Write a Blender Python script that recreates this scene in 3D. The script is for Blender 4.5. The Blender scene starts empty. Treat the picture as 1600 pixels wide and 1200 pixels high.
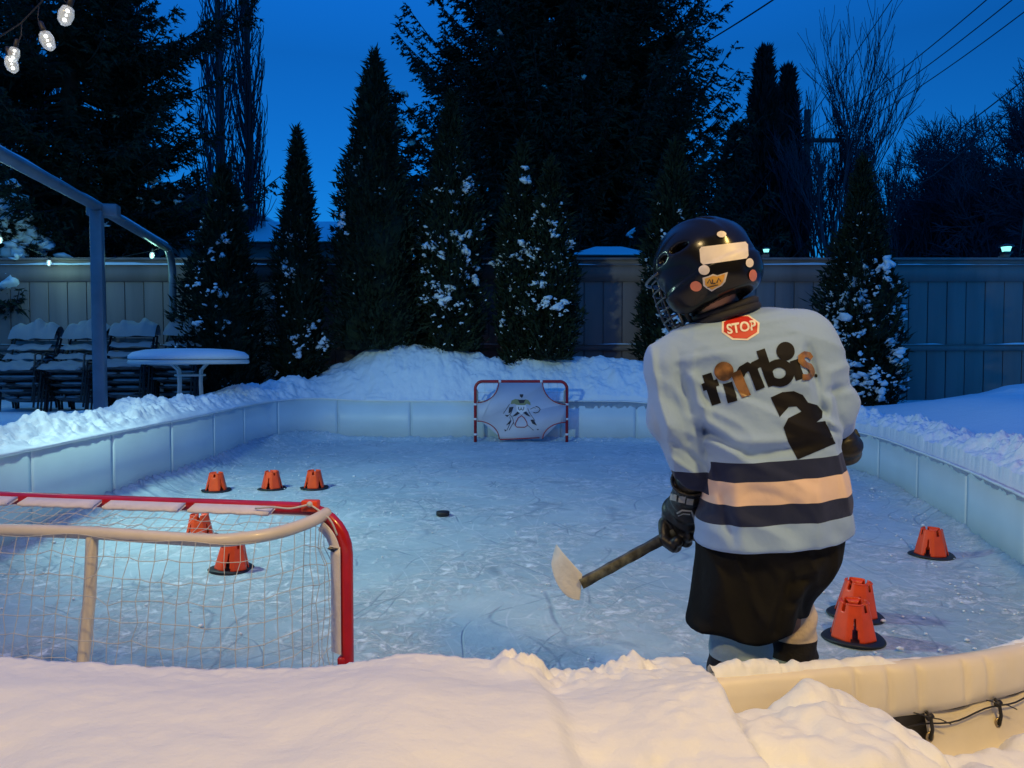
import bpy, bmesh, math, random
import numpy as np
from mathutils import Vector, Matrix
from mathutils.bvhtree import BVHTree
R = math.radians
random.seed(7); rng = np.random.default_rng(7)
scene = bpy.context.scene
C = scene.collection

# ------------------------------------------------------------------ camera
CAMZ = 1.2; FPX = 1200.0; PITCH = math.atan(45/1200.0)
cam_d = bpy.data.cameras.new('camera'); cam = bpy.data.objects.new('camera', cam_d); C.objects.link(cam)
cam.location = (0, 0, CAMZ); cam.rotation_euler = (R(90)-PITCH, 0, 0)
cam_d.sensor_width = 36; cam_d.lens = 36*FPX/1600; cam_d.clip_start = .02; cam_d.clip_end = 500
scene.camera = cam
# ------------------------------------------------------------------ sky (dusk), exposure
scene.view_settings.view_transform = 'Standard'; scene.view_settings.look = 'None'
scene.view_settings.exposure = 0; scene.view_settings.gamma = 1
w = bpy.data.worlds.new('World'); scene.world = w; w.use_nodes = True
nt = w.node_tree; nt.nodes.clear()
sky = nt.nodes.new('ShaderNodeTexSky'); sky.sky_type = 'NISHITA'; sky.sun_disc = False
sky.sun_elevation = R(9); sky.sun_rotation = R(170); sky.air_density = 1.0; sky.dust_density = .3; sky.ozone_density = 4.5
mul = nt.nodes.new('ShaderNodeMix'); mul.data_type = 'RGBA'; mul.blend_type = 'MULTIPLY'; mul.inputs[0].default_value = 1
mul.inputs[7].default_value = (.04, .51, 1.0, 1)      # white balance of the dusk picture
bg = nt.nodes.new('ShaderNodeBackground'); bg.inputs[1].default_value = .13
wo = nt.nodes.new('ShaderNodeOutputWorld')
wtc = nt.nodes.new('ShaderNodeTexCoord'); wsp = nt.nodes.new('ShaderNodeSeparateXYZ'); nt.links.new(wtc.outputs['Generated'], wsp.inputs[0])
wmr = nt.nodes.new('ShaderNodeMapRange'); wmr.inputs[1].default_value = .35; wmr.inputs[2].default_value = 1; wmr.inputs[3].default_value = .13; wmr.inputs[4].default_value = .60; nt.links.new(wsp.outputs[2], wmr.inputs[0]); nt.links.new(wmr.outputs[0], bg.inputs[1])   # the overhead sky stays brighter
nt.links.new(sky.outputs[0], mul.inputs[6]); nt.links.new(mul.outputs[2], bg.inputs[0]); nt.links.new(bg.outputs[0], wo.inputs[0])

def lamp(name, kind, loc, energy, col, size=.2, target=None, spot=None, blend=.6):
    d = bpy.data.lights.new(name, kind); o = bpy.data.objects.new(name, d); C.objects.link(o)
    o.location = loc; d.energy = energy; d.color = col
    if kind == 'AREA': d.size = size
    else: d.shadow_soft_size = size
    if spot: d.spot_size = R(spot); d.spot_blend = blend
    if target: o.rotation_euler = (Vector(target)-Vector(loc)).to_track_quat('-Z', 'Y').to_euler()
    return o
# yard floodlight on the house side (left), porch lamp of the house behind the photographer
lamp('yard_floodlight', 'SPOT', (-3.42, 4.5, 2.72), 425, (.62, 1.0, .84), .16, (.4, 6.6, .75), 132, .7)
lamp('eave_lamp', 'SPOT', (1.7, -.1, 3.95), 475, (1.0, .66, .20), .25, (1.1, 1.9, 0), 115, 1.0)
lamp('eave_lamp', 'SPOT', (-1.7, -.2, 3.95), 268, (1.0, .70, .32), .25, (-.9, 1.9, 0), 115, 1.0)

# ------------------------------------------------------------------ helpers
SA, CA = math.sin(PITCH), math.cos(PITCH)
def ray(px, py):
    return Vector((px-800.0, CA*FPX+SA*(600-py), -SA*FPX+CA*(600-py)))
def P(px, py, Y):
    d = ray(px, py); return Vector((0, 0, CAMZ)) + d*(Y/d.y)
def G(px, py, z=0):
    d = ray(px, py); return Vector((0, 0, CAMZ)) + d*((z-CAMZ)/d.z)

def tag(o, label=None, cat=None, group=None, kind=None):
    if label: o['label'] = label
    if cat: o['category'] = cat
    if group: o['group'] = group
    if kind: o['kind'] = kind
    return o
def empty(name, loc, label=None, cat=None, group=None, rz=0):
    o = bpy.data.objects.new(name, None); C.objects.link(o); o.location = loc; o.rotation_euler = (0, 0, rz)
    o.empty_display_size = .1
    return tag(o, label, cat, group)
def rootloc(p):
    v = Vector((0, 0, 0))
    while p is not None: v += p.location; p = p.parent
    return v
def mk(name, verts, faces, mat=None, parent=None, smooth=False, local=False):
    """verts in world coordinates (unless local); faces (n,k) array or list of lists / list of arrays"""
    V = np.asarray(verts, dtype=np.float32).reshape(-1, 3)
    if parent is not None and not local:
        V = V - np.array(rootloc(parent), dtype=np.float32)
    me = bpy.data.meshes.new(name)
    if isinstance(faces, np.ndarray): groups = [faces]
    elif len(faces) and isinstance(faces[0], np.ndarray) and faces[0].ndim == 2: groups = faces
    else:
        by = {}
        for f in faces: by.setdefault(len(f), []).append(f)
        groups = [np.array(v) for v in by.values()]
    me.vertices.add(len(V)); me.vertices.foreach_set('co', V.ravel())
    nl = sum(g.size for g in groups); nf = sum(len(g) for g in groups)
    me.loops.add(nl); me.polygons.add(nf)
    me.loops.foreach_set('vertex_index', np.concatenate([g.ravel() for g in groups]).astype(np.int32))
    tot = np.concatenate([np.full(len(g), g.shape[1]) for g in groups]).astype(np.int32)
    st = np.concatenate([[0], np.cumsum(tot)[:-1]]).astype(np.int32)
    me.polygons.foreach_set('loop_start', st)
    try: me.polygons.foreach_set('loop_total', tot)
    except Exception: pass
    me.update(calc_edges=True); me.validate()
    if smooth: me.polygons.foreach_set('use_smooth', np.ones(len(me.polygons), dtype=bool))
    if mat is not None: me.materials.append(mat)
    o = bpy.data.objects.new(name, me); C.objects.link(o)
    if parent is not None: o.parent = parent
    return o

class MB:
    """collects pieces in world coordinates"""
    def __init__(s): s.v = []; s.f = {}; s.n = 0
    def add(s, V, F):
        V = np.asarray(V, dtype=float).reshape(-1, 3)
        if isinstance(F, np.ndarray): s.f.setdefault(F.shape[1], []).append(F+s.n)
        else:
            for f in F: s.f.setdefault(len(f), []).append(np.array([f])+s.n)
        s.v.append(V); s.n += len(V); return s
    def box(s, c, d, M=None, bev=0):
        x, y, z = [q/2 for q in d]
        if bev > 0:
            bm = bmesh.new(); bmesh.ops.create_cube(bm, size=1)
            for v in bm.verts: v.co = Vector((v.co.x*d[0], v.co.y*d[1], v.co.z*d[2]))
            bmesh.ops.bevel(bm, geom=bm.edges[:], offset=bev, segments=2, affect='EDGES', profile=.5)
            V = np.array([v.co[:] for v in bm.verts]); bm.verts.index_update()
            F = [[v.index for v in f.verts] for f in bm.faces]; bm.free()
        else:
            V = np.array([(a*x, b*y, e*z) for a in (-1, 1) for b in (-1, 1) for e in (-1, 1)])
            F = [[0, 1, 3, 2], [4, 6, 7, 5], [0, 4, 5, 1], [2, 3, 7, 6], [0, 2, 6, 4], [1, 5, 7, 3]]
        if M is not None: V = V @ np.array(M.to_3x3()).T
        return s.add(V+np.array(c), F)
    def tube(s, pts, r, n=8, closed=False, caps=True):
        pts = [Vector(p) for p in pts]; m = len(pts)
        rr = r if hasattr(r, '__len__') else [r]*m
        T = []
        for i in range(m):
            if closed: t = pts[(i+1) % m]-pts[i-1]
            else: t = pts[min(i+1, m-1)]-pts[max(i-1, 0)]
            T.append(t.normalized() if t.length > 1e-9 else Vector((0, 0, 1)))
        up = Vector((0, 0, 1)) if abs(T[0].z) < .9 else Vector((1, 0, 0))
        a = T[0].cross(up).normalized(); V = []
        for i in range(m):
            a = (a - T[i]*a.dot(T[i]));
            a = a.normalized() if a.length > 1e-6 else T[i].orthogonal().normalized()
            b = T[i].cross(a)
            for k in range(n):
                an = 2*math.pi*k/n; V.append(pts[i]+(a*math.cos(an)+b*math.sin(an))*rr[i])
        F = []
        for i in range(m if closed else m-1):
            j = (i+1) % m
            for k in range(n):
                l = (k+1) % n; F.append([i*n+k, i*n+l, j*n+l, j*n+k])
        F = np.array(F) if F else np.zeros((0, 4), int)
        s.add([tuple(v) for v in V], F)
        if caps and not closed:
            s.f.setdefault(n, []).append(np.array([list(range(n))[::-1]])+s.n-len(V))
            s.f[n].append(np.array([[len(V)-n+k for k in range(n)]])+s.n-len(V))
        return s
    def lathe(s, prof, c, n=20, M=None, wob=0):
        V = []
        for i, (r, z) in enumerate(prof):
            for k in range(n):
                a = 2*math.pi*k/n; V.append((r*math.cos(a), r*math.sin(a), z))
        V = np.array(V)
        if wob: V[:, 2] += wob*np.sin(np.arctan2(V[:, 1], V[:, 0])*3+1)
        if M is not None: V = V @ np.array(M.to_3x3()).T
        F = [[i*n+k, i*n+(k+1) % n, (i+1)*n+(k+1) % n, (i+1)*n+k] for i in range(len(prof)-1) for k in range(n)]
        F = F+[list(range(n))[::-1], [(len(prof)-1)*n+k for k in range(n)]]
        return s.add(V+np.array(c), F)
    def build(s, name, mat, parent=None, smooth=False):
        V = np.concatenate(s.v); F = [np.concatenate(a) for a in s.f.values()]
        return mk(name, V, F, mat, parent, smooth)

# materials ---------------------------------------------------------
def mat(name, col, rough=.6, var=0, vscale=8, bump=0, bscale=30, spec=.5, metal=0, coat=0, col2=None, emit=None, estr=0, stretch=None, detail=4, sheen=0):
    m = bpy.data.materials.new(name); m.use_nodes = True; t = m.node_tree; N = t.nodes; L = t.links
    b = N['Principled BSDF']
    b.inputs['Base Color'].default_value = (*col, 1); b.inputs['Roughness'].default_value = rough
    b.inputs['Metallic'].default_value = metal; b.inputs['Specular IOR Level'].default_value = spec
    b.inputs['Coat Weight'].default_value = coat
    if sheen: b.inputs['Sheen Weight'].default_value = sheen
    if emit: b.inputs['Emission Color'].default_value = (*emit, 1); b.inputs['Emission Strength'].default_value = estr
    tc = N.new('ShaderNodeTexCoord'); src = tc.outputs['Object']
    if stretch:
        mp = N.new('ShaderNodeMapping'); mp.inputs['Scale'].default_value = stretch; L.new(src, mp.inputs[0]); src = mp.outputs[0]
    if var or col2:
        n = N.new('ShaderNodeTexNoise'); n.inputs['Scale'].default_value = vscale; n.inputs['Detail'].default_value = detail; L.new(src, n.inputs[0])
        r = N.new('ShaderNodeValToRGB'); r.color_ramp.elements[0].position = .35; r.color_ramp.elements[1].position = .65
        c2 = col2 if col2 else tuple(min(1, c*(1+var)) for c in col)
        c1 = col if col2 else tuple(c*(1-var) for c in col)
        r.color_ramp.elements[0].color = (*c1, 1); r.color_ramp.elements[1].color = (*c2, 1)
        L.new(n.outputs[0], r.inputs[0]); L.new(r.outputs[0], b.inputs['Base Color'])
    if bump:
        n2 = N.new('ShaderNodeTexNoise'); n2.inputs['Scale'].default_value = bscale; n2.inputs['Detail'].default_value = 6; L.new(src, n2.inputs[0])
        bp = N.new('ShaderNodeBump'); bp.inputs['Strength'].default_value = bump; bp.inputs['Distance'].default_value = .01
        L.new(n2.outputs[0], bp.inputs['Height']); L.new(bp.outputs[0], b.inputs['Normal'])
    return m

# numpy noise -------------------------------------------------------
def _h(ix, iy, s):
    n = (ix.astype(np.int64)*374761393 + iy.astype(np.int64)*668265263 + s*1442695041) & 0x7fffffff
    n = (n ^ (n >> 13))*1274126177 & 0x7fffffff
    return ((n ^ (n >> 16)) & 0xffffff)/float(0xffffff)
def vnoise(x, y, s=0):
    ix = np.floor(x); iy = np.floor(y); fx = x-ix; fy = y-iy
    fx = fx*fx*fx*(fx*(fx*6-15)+10); fy = fy*fy*fy*(fy*(fy*6-15)+10)
    ix = ix.astype(np.int64); iy = iy.astype(np.int64)
    a = _h(ix, iy, s); b = _h(ix+1, iy, s); c = _h(ix, iy+1, s); d = _h(ix+1, iy+1, s)
    return (a*(1-fx)+b*fx)*(1-fy)+(c*(1-fx)+d*fx)*fy - .5
def fbm(x, y, s=0, o=4, g=.5):
    r = 0; a = 1
    for i in range(o):
        r = r+a*vnoise(x*2**i+i*17.3, y*2**i-i*9.1, s+i); a *= g
    return r
def lumps(x, y, s=0, dens=.6):
    """scattered rounded chunks, 0..1"""
    ix = np.floor(x).astype(np.int64); iy = np.floor(y).astype(np.int64); out = np.zeros_like(x)
    for dx in (-1, 0, 1):
        for dy in (-1, 0, 1):
            cx, cy = ix+dx, iy+dy
            px = cx+_h(cx, cy, s+1); py = cy+_h(cx, cy, s+2); r = .25+.5*_h(cx, cy, s+3); on = _h(cx, cy, s+4) < dens
            d2 = ((x-px)/r)**2+((y-py)/r)**2
            out = np.maximum(out, np.where(on & (d2 < 1), r*np.sqrt(np.maximum(0, 1-d2)), 0))
    return out
def sst(a, b, x):
    t = np.clip((x-a)/(b-a), 0, 1); return t*t*(3-2*t)

# SDF + surface nets ------------------------------------------------
def v3(p): return np.array(p, dtype=float)
def sd_cone(Q, a, b, r1, r2):
    a = v3(a); b = v3(b); ab = b-a; t = np.clip(((Q-a)@ab)/(ab@ab), 0, 1)
    return np.linalg.norm(Q-a-t[..., None]*ab, axis=-1)-(r1+(r2-r1)*t)
def sd_ell(Q, c, r, M=None):
    q = Q-v3(c)
    if M is not None: q = q @ np.array(M.to_3x3())
    r = v3(r); k0 = np.linalg.norm(q/r, axis=-1); k1 = np.linalg.norm(q/(r*r), axis=-1)
    return k0*(k0-1)/np.maximum(k1, 1e-9)
def sd_box(Q, c, h, rad, M=None):
    q = Q-v3(c)
    if M is not None: q = q @ np.array(M.to_3x3())
    d = np.abs(q)-(v3(h)-rad)
    return np.linalg.norm(np.maximum(d, 0), axis=-1)+np.minimum(d.max(-1), 0)-rad
def smin(a, b, k):
    h = np.clip(.5+.5*(b-a)/k, 0, 1); return b*(1-h)+a*h-k*h*(1-h)
def smax(a, b, k): return -smin(-a, -b, k)
def nets(f, lo, hi, step, proj=2):
    lo = v3(lo); hi = v3(hi); n = np.ceil((hi-lo)/step).astype(int)+1
    ax = [lo[i]+step*np.arange(n[i]) for i in range(3)]
    F = np.empty(tuple(n))
    for i in range(n[0]):
        Y, Z = np.meshgrid(ax[1], ax[2], indexing='ij')
        F[i] = f(np.stack([np.full_like(Y, ax[0][i]), Y, Z], -1))
    S = F < 0; m = n-1
    acc = np.zeros(tuple(m)+(3,)); cnt = np.zeros(tuple(m))
    corners = [(i, j, k) for i in (0, 1) for j in (0, 1) for k in (0, 1)]
    def sub(A, c): return A[c[0]:c[0]+m[0], c[1]:c[1]+m[1], c[2]:c[2]+m[2]]
    for c1 in corners:
        for d in range(3):
            if c1[d] == 1: continue
            c2 = list(c1); c2[d] = 1
            a = sub(F, c1); b = sub(F, c2); x = (a < 0) != (b < 0)
            t = np.where(x, a/np.where(x, a-b, 1), 0)
            for e in range(3): acc[..., e] += np.where(x, c1[e]+(t if e == d else 0), 0)
            cnt += x
    on = cnt > 0; idx = -np.ones(tuple(m), int); idx[on] = np.arange(on.sum())
    cell = np.argwhere(on); V = lo+step*(cell+acc[on]/cnt[on][:, None])
    faces = []
    for d in range(3):
        o1, o2 = [(1, 2), (2, 0), (0, 1)][d]
        sl = [slice(None)]*3; sl2 = [slice(None)]*3; sl[d] = slice(0, -1); sl2[d] = slice(1, None)
        x = S[tuple(sl)] != S[tuple(sl2)]; E = np.argwhere(x)
        ok = (E[:, o1] > 0) & (E[:, o2] > 0) & (E[:, o1] < m[o1]) & (E[:, o2] < m[o2]); E = E[ok]
        def at(a, b):
            q = E.copy(); q[:, o1] -= a; q[:, o2] -= b; return idx[q[:, 0], q[:, 1], q[:, 2]]
        Q = np.stack([at(1, 1), at(0, 1), at(0, 0), at(1, 0)], 1)
        neg = S[E[:, 0], E[:, 1], E[:, 2]]
        Q[~neg] = Q[~neg][:, ::-1]; faces.append(Q)
    Fc = np.concatenate(faces); Fc = Fc[(Fc >= 0).all(1)]
    e = step*.25
    for _ in range(proj):
        f0 = f(V); g = np.stack([f(V+np.eye(3)[i]*e)-f(V-np.eye(3)[i]*e) for i in range(3)], -1)/(2*e)
        gn = np.maximum((g*g).sum(-1), .2); V = V-np.clip(f0/gn, -step*.4, step*.4)[:, None]*g
    return V, Fc

# common materials ---------------------------------------------------
M = {}
M['red_paint'] = mat('red_paint', (.50, .012, .012), .28, coat=.4, var=.15, vscale=12, bump=.03, bscale=60)
M['white_tube'] = mat('white_tube', (.72, .66, .56), .35, coat=.2, var=.06, vscale=9)
M['white_fabric'] = mat('white_fabric', (.76, .72, .76), .8, bump=.25, bscale=90, var=.05, vscale=20)
M['net_string'] = mat('net_string', (.60, .60, .58), .8)
M['orange_plastic'] = mat('orange_plastic', (.85, .075, .012), .38, var=.08, vscale=14, bump=.05, bscale=60)
M['black_rubber'] = mat('black_rubber', (.012, .012, .014), .55, bump=.1, bscale=80)
M['frame_metal'] = mat('frame_metal', (.20, .23, .25), .4, metal=.3, var=.12, vscale=5, bump=.05)
M['fence_paint'] = mat('fence_paint', (.25, .175, .160), .75, var=.14, vscale=1.6, bump=.25, bscale=14, stretch=(2, 2, .25))
M['board'] = mat('board_plastic', (.60, .70, .74), .42, var=.05, vscale=1.8, bump=.05, bscale=6)
M['cedar'] = mat('cedar_foliage', (.008, .014, .008), .75, col2=(.020, .030, .013), vscale=5, spec=.2)
M['spruce'] = mat('spruce_foliage', (.011, .021, .016), .8, col2=(.026, .040, .026), vscale=1.5, spec=.15)
M['bark'] = mat('bark', (.045, .038, .034), .9, var=.3, vscale=6, bump=.4, bscale=14, spec=.1)
M['dark_metal'] = mat('dark_metal', (.03, .026, .024), .45, metal=.2)
M['shaft'] = mat('stick_wrap', (.12, .135, .125), .6, col2=(.03, .034, .036), vscale=45)

# snow ----------------------------------------------------------------
def snow_mat(name, col=(.80, .83, .86), grain=1.0):
    m = bpy.data.materials.new(name); m.use_nodes = True; t = m.node_tree; N = t.nodes; L = t.links; b = N['Principled BSDF']
    b.inputs['Base Color'].default_value = (*col, 1); b.inputs['Roughness'].default_value = .62
    b.inputs['Subsurface Weight'].default_value = .0
    g = N.new('ShaderNodeNewGeometry')
    hs = None
    for sc, am in ((9, .30), (34, .36), (140, .42), (520, .40)):
        n = N.new('ShaderNodeTexNoise'); n.inputs['Scale'].default_value = sc; n.inputs['Detail'].default_value = 4; n.inputs['Roughness'].default_value = .6
        L.new(g.outputs['Position'], n.inputs[0])
        mm = N.new('ShaderNodeMath'); mm.operation = 'MULTIPLY'; mm.inputs[1].default_value = am*9/sc*grain*1.6; L.new(n.outputs[0], mm.inputs[0])
        if hs is None: hs = mm
        else:
            ad = N.new('ShaderNodeMath'); ad.operation = 'ADD'; L.new(hs.outputs[0], ad.inputs[0]); L.new(mm.outputs[0], ad.inputs[1]); hs = ad
    bp = N.new('ShaderNodeBump'); bp.inputs['Strength'].default_value = .42; bp.inputs['Distance'].default_value = .035
    L.new(hs.outputs[0], bp.inputs['Height']); L.new(bp.outputs[0], b.inputs['Normal'])
    # sparkle: tiny glossy crystals
    vo = N.new('ShaderNodeTexVoronoi'); vo.inputs['Scale'].default_value = 260; L.new(g.outputs['Position'], vo.inputs[0])
    lt = N.new('ShaderNodeMath'); lt.operation = 'LESS_THAN'; lt.inputs[1].default_value = .10; L.new(vo.outputs['Distance'], lt.inputs[0])
    mr = N.new('ShaderNodeMapRange'); mr.inputs[3].default_value = .62; mr.inputs[4].default_value = .22; L.new(lt.outputs[0], mr.inputs[0]); L.new(mr.outputs[0], b.inputs['Roughness'])
    return m
M['snow'] = snow_mat('snow'); M['snow_clump'] = snow_mat('snow_clump', (.78, .81, .85), .5)

def ice_mat():
    m = bpy.data.materials.new('ice'); m.use_nodes = True; t = m.node_tree; N = t.nodes; L = t.links; b = N['Principled BSDF']
    g = N.new('ShaderNodeNewGeometry'); pos = g.outputs['Position']
    def noise(sc, det=5, rough=.6, vec=None, dist=0):
        n = N.new('ShaderNodeTexNoise'); n.inputs['Scale'].default_value = sc; n.inputs['Detail'].default_value = det; n.inputs['Roughness'].default_value = rough; n.inputs['Distortion'].default_value = dist
        L.new(vec or pos, n.inputs[0]); return n.outputs[0]
    def ramp(src, a, c, v0=0, v1=1):
        r = N.new('ShaderNodeMapRange'); r.interpolation_type = 'SMOOTHSTEP'
        r.inputs[1].default_value = a; r.inputs[2].default_value = c; r.inputs[3].default_value = v0; r.inputs[4].default_value = v1; L.new(src, r.inputs[0]); return r.outputs[0]
    def math_(op, a, c):
        q = N.new('ShaderNodeMath'); q.operation = op
        for i, s in enumerate((a, c)):
            if isinstance(s, (int, float)): q.inputs[i].default_value = s
            else: L.new(s, q.inputs[i])
        return q.outputs[0]
    def scratches(angle, sc, w, warp, seed):
        mp = N.new('ShaderNodeMapping'); mp.inputs['Rotation'].default_value = (0, 0, R(angle)); mp.inputs['Location'].default_value = (seed, seed*.7, 0)
        wn = N.new('ShaderNodeTexNoise'); wn.inputs['Scale'].default_value = .55; wn.inputs['Detail'].default_value = 1; L.new(pos, wn.inputs[0])
        vm = N.new('ShaderNodeVectorMath'); vm.operation = 'SCALE'; vm.inputs['Scale'].default_value = warp; L.new(wn.outputs['Color'], vm.inputs[0])
        va = N.new('ShaderNodeVectorMath'); L.new(pos, va.inputs[0]); L.new(vm.outputs[0], va.inputs[1]); L.new(va.outputs[0], mp.inputs[0])
        mp2 = N.new('ShaderNodeMapping'); mp2.inputs['Scale'].default_value = (1, .16, 1); L.new(mp.outputs[0], mp2.inputs[0])
        v = N.new('ShaderNodeTexVoronoi'); v.feature = 'DISTANCE_TO_EDGE'; v.inputs['Scale'].default_value = sc; L.new(mp2.outputs[0], v.inputs[0])
        return ramp(v.outputs['Distance'], 0, w, 1, 0)
    s1 = scratches(25, 3.2, .022, 1.6, 3); s2 = scratches(-48, 2.6, .018, 2.2, 11); s3 = scratches(85, 3.6, .018, 2.5, 23); s4 = scratches(-12, 5.5, .03, 1.2, 31)
    dark = math_('MAXIMUM', s1, s2); light = math_('MAXIMUM', s3, s4)
    brk = ramp(noise(2.2), .42, .6); brk2 = ramp(noise(3.1, vec=None), .4, .62)
    dark = math_('MULTIPLY', dark, brk); light = math_('MULTIPLY', light, brk2)
    patch = ramp(noise(1.6, 8, .74, dist=.5), .42, .58); fine = ramp(noise(13, 9, .80, dist=.8), .42, .60)
    dust = math_('MULTIPLY', math_('ADD', math_('MULTIPLY', patch, .85), .15), fine)
    big = ramp(noise(.5, 3), .35, .65)
    mix1 = N.new('ShaderNodeMix'); mix1.data_type = 'RGBA'; mix1.inputs[6].default_value = (.36, .48, .54, 1); mix1.inputs[7].default_value = (.50, .62, .66, 1); L.new(big, mix1.inputs[0])
    mix2 = N.new('ShaderNodeMix'); mix2.data_type = 'RGBA'; mix2.inputs[7].default_value = (.80, .84, .87, 1); L.new(mix1.outputs[2], mix2.inputs[6]); L.new(dust, mix2.inputs[0])
    mix3 = N.new('ShaderNodeMix'); mix3.data_type = 'RGBA'; mix3.inputs[7].default_value = (.82, .86, .9, 1); L.new(mix2.outputs[2], mix3.inputs[6]); L.new(math_('MULTIPLY', light, .55), mix3.inputs[0])
    mix4 = N.new('ShaderNodeMix'); mix4.data_type = 'RGBA'; mix4.inputs[7].default_value = (.22, .31, .40, 1); L.new(mix3.outputs[2], mix4.inputs[6]); L.new(math_('MULTIPLY', dark, .6), mix4.inputs[0])
    L.new(mix4.outputs[2], b.inputs['Base Color'])
    L.new(ramp(dust, 0, .6, .42, .8), b.inputs['Roughness']); b.inputs['Specular IOR Level'].default_value = .35
    h = math_('ADD', math_('MULTIPLY', dust, .8), math_('MULTIPLY', noise(60, 4), .25)); h = math_('SUBTRACT', h, math_('MULTIPLY', dark, .5)); h = math_('ADD', h, math_('MULTIPLY', noise(4, 3), 1.2))
    bp = N.new('ShaderNodeBump'); bp.inputs['Strength'].default_value = .7; bp.inputs['Distance'].default_value = .012; L.new(h, bp.inputs['Height']); L.new(bp.outputs[0], b.inputs['Normal'])
    return m
M['ice'] = ice_mat()

# unseen house behind the camera: wall and overhang added to block sky light
hs = empty('house', (0, -3.2, 0), 'unseen house wall and overhang added to block sky light', 'house')
M['house_siding'] = mat('house_siding', (.12, .11, .10), .8, var=.1, vscale=3, bump=.2, bscale=20, stretch=(.2, .2, 3))
m = MB(); m.box((0, -3.4, 2.6), (16, .3, 5.3)); m.build('wall', M['house_siding'], hs)
m = MB(); m.box((0, -1.6, 4.15), (16, 3.8, .16)); m.box((0, .32, 4.15), (16, .03, .26)); m.build('sky_block_eave', M['house_siding'], hs)  # overhang reaches past the camera to keep sky light off the foreground

# ------------------------------------------------------------------ rink outline
ctrl = [(-.2, 1.68), (.51, 1.76), (1.33, 2.0), (2.2, 2.75), (2.81, 4.21), (3.25, 6.0), (3.5, 7.8), (3.15, 9.5), (2.05, 10.62), (.3, 10.86), (-1.6, 10.88),
        (-2.75, 10.9), (-3.15, 10.1), (-3.14, 7.6), (-3.1, 5.0), (-3.0, 3.3), (-2.45, 2.1), (-1.3, 1.7)]
def catmull(pts, n):
    out = []; m = len(pts)
    for i in range(m):
        p0, p1, p2, p3 = [np.array(pts[(i+k) % m]) for k in (-1, 0, 1, 2)]
        # centripetal
        t0 = 0; t1 = np.linalg.norm(p1-p0)**.5; t2 = t1+np.linalg.norm(p2-p1)**.5; t3 = t2+np.linalg.norm(p3-p2)**.5
        for u in np.linspace(0, 1, n, endpoint=False):
            t = t1+(t2-t1)*u
            A1 = (t1-t)/(t1-t0)*p0+(t-t0)/(t1-t0)*p1; A2 = (t2-t)/(t2-t1)*p1+(t-t1)/(t2-t1)*p2; A3 = (t3-t)/(t3-t2)*p2+(t-t2)/(t3-t2)*p3
            B1 = (t2-t)/(t2-t0)*A1+(t-t0)/(t2-t0)*A2; B2 = (t3-t)/(t3-t1)*A2+(t-t1)/(t3-t1)*A3
            out.append((t2-t)/(t2-t1)*B1+(t-t1)/(t2-t1)*B2)
    return np.array(out)
rim0 = catmull(ctrl, 120)
seg = np.linalg.norm(np.roll(rim0, -1, 0)-rim0, axis=1); cum = np.concatenate([[0], np.cumsum(seg)]); PER = cum[-1]
def rim_at(s):
    s = np.mod(s, PER); e = np.vstack([rim0, rim0[:1]])
    return np.stack([np.interp(s, cum, e[:, 0]), np.interp(s, cum, e[:, 1])], -1)
def rim_n(s, d=.12):
    t = rim_at(s+d)-rim_at(s-d); t /= np.linalg.norm(t, axis=-1, keepdims=True); return np.stack([t[..., 1], -t[..., 0]], -1)
def board_h(x, y):
    left = sst(-2.0, -3.0, x)*1.0; right = sst(1.5, 3.0, x)
    h = .55+.04*left-.13*right
    near = sst(3.6, 2.2, y); return h*(1-near)+(.445-.025*sst(.6, 1.4, x))*near

# ice sheet
fl = MB(); n = 60
gx = np.linspace(-3.4, 3.7, 240); gy = np.linspace(1.4, 11.1, 320); X, Y = np.meshgrid(gx, gy)
Z = .006*fbm(X*1.2, Y*1.2, 5, 3)
def gridfaces(a, b, wrap=False):
    i, j = np.meshgrid(np.arange(a-1), np.arange(b if wrap else b-1), indexing='ij'); j2 = (j+1) % b
    return np.stack([i*b+j, i*b+j2, (i+1)*b+j2, (i+1)*b+j], -1).reshape(-1, 4)
# snow scraped up against the boards, part of the sheet
q = np.stack([X, Y], -1).reshape(-1, 2); rs = rim0[::6]
dd = np.sqrt(((q[:, None, :]-rs[None])**2).sum(-1)).min(1).reshape(X.shape)
lft = sst(-2.2, -3.0, X)*sst(4.5, 6, Y)
wdt = .13+.16*np.clip(fbm(X*.9+3, Y*.9, 9, 3)+.3, 0, 1)+.28*lft*np.clip(vnoise(X*0+2, Y*1.1, 4)+.4, 0, 1)
pile = np.clip(1-dd/wdt, 0, 1)**1.5
Z += pile*(.05+.11*lft)+pile*.03*fbm(X*9, Y*9, 3, 3)+.012*np.clip(1-dd/.6, 0, 1)*lumps(X*14, Y*14, 8, .35)
Z += .006*lumps(X*9, Y*9, 18, .10)
ice = mk('ice', np.stack([X, Y, Z], -1), gridfaces(320, 240), M['ice'], smooth=True); tag(ice, kind='structure', label='scratched blue ice of the backyard rink', cat='ice')
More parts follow.
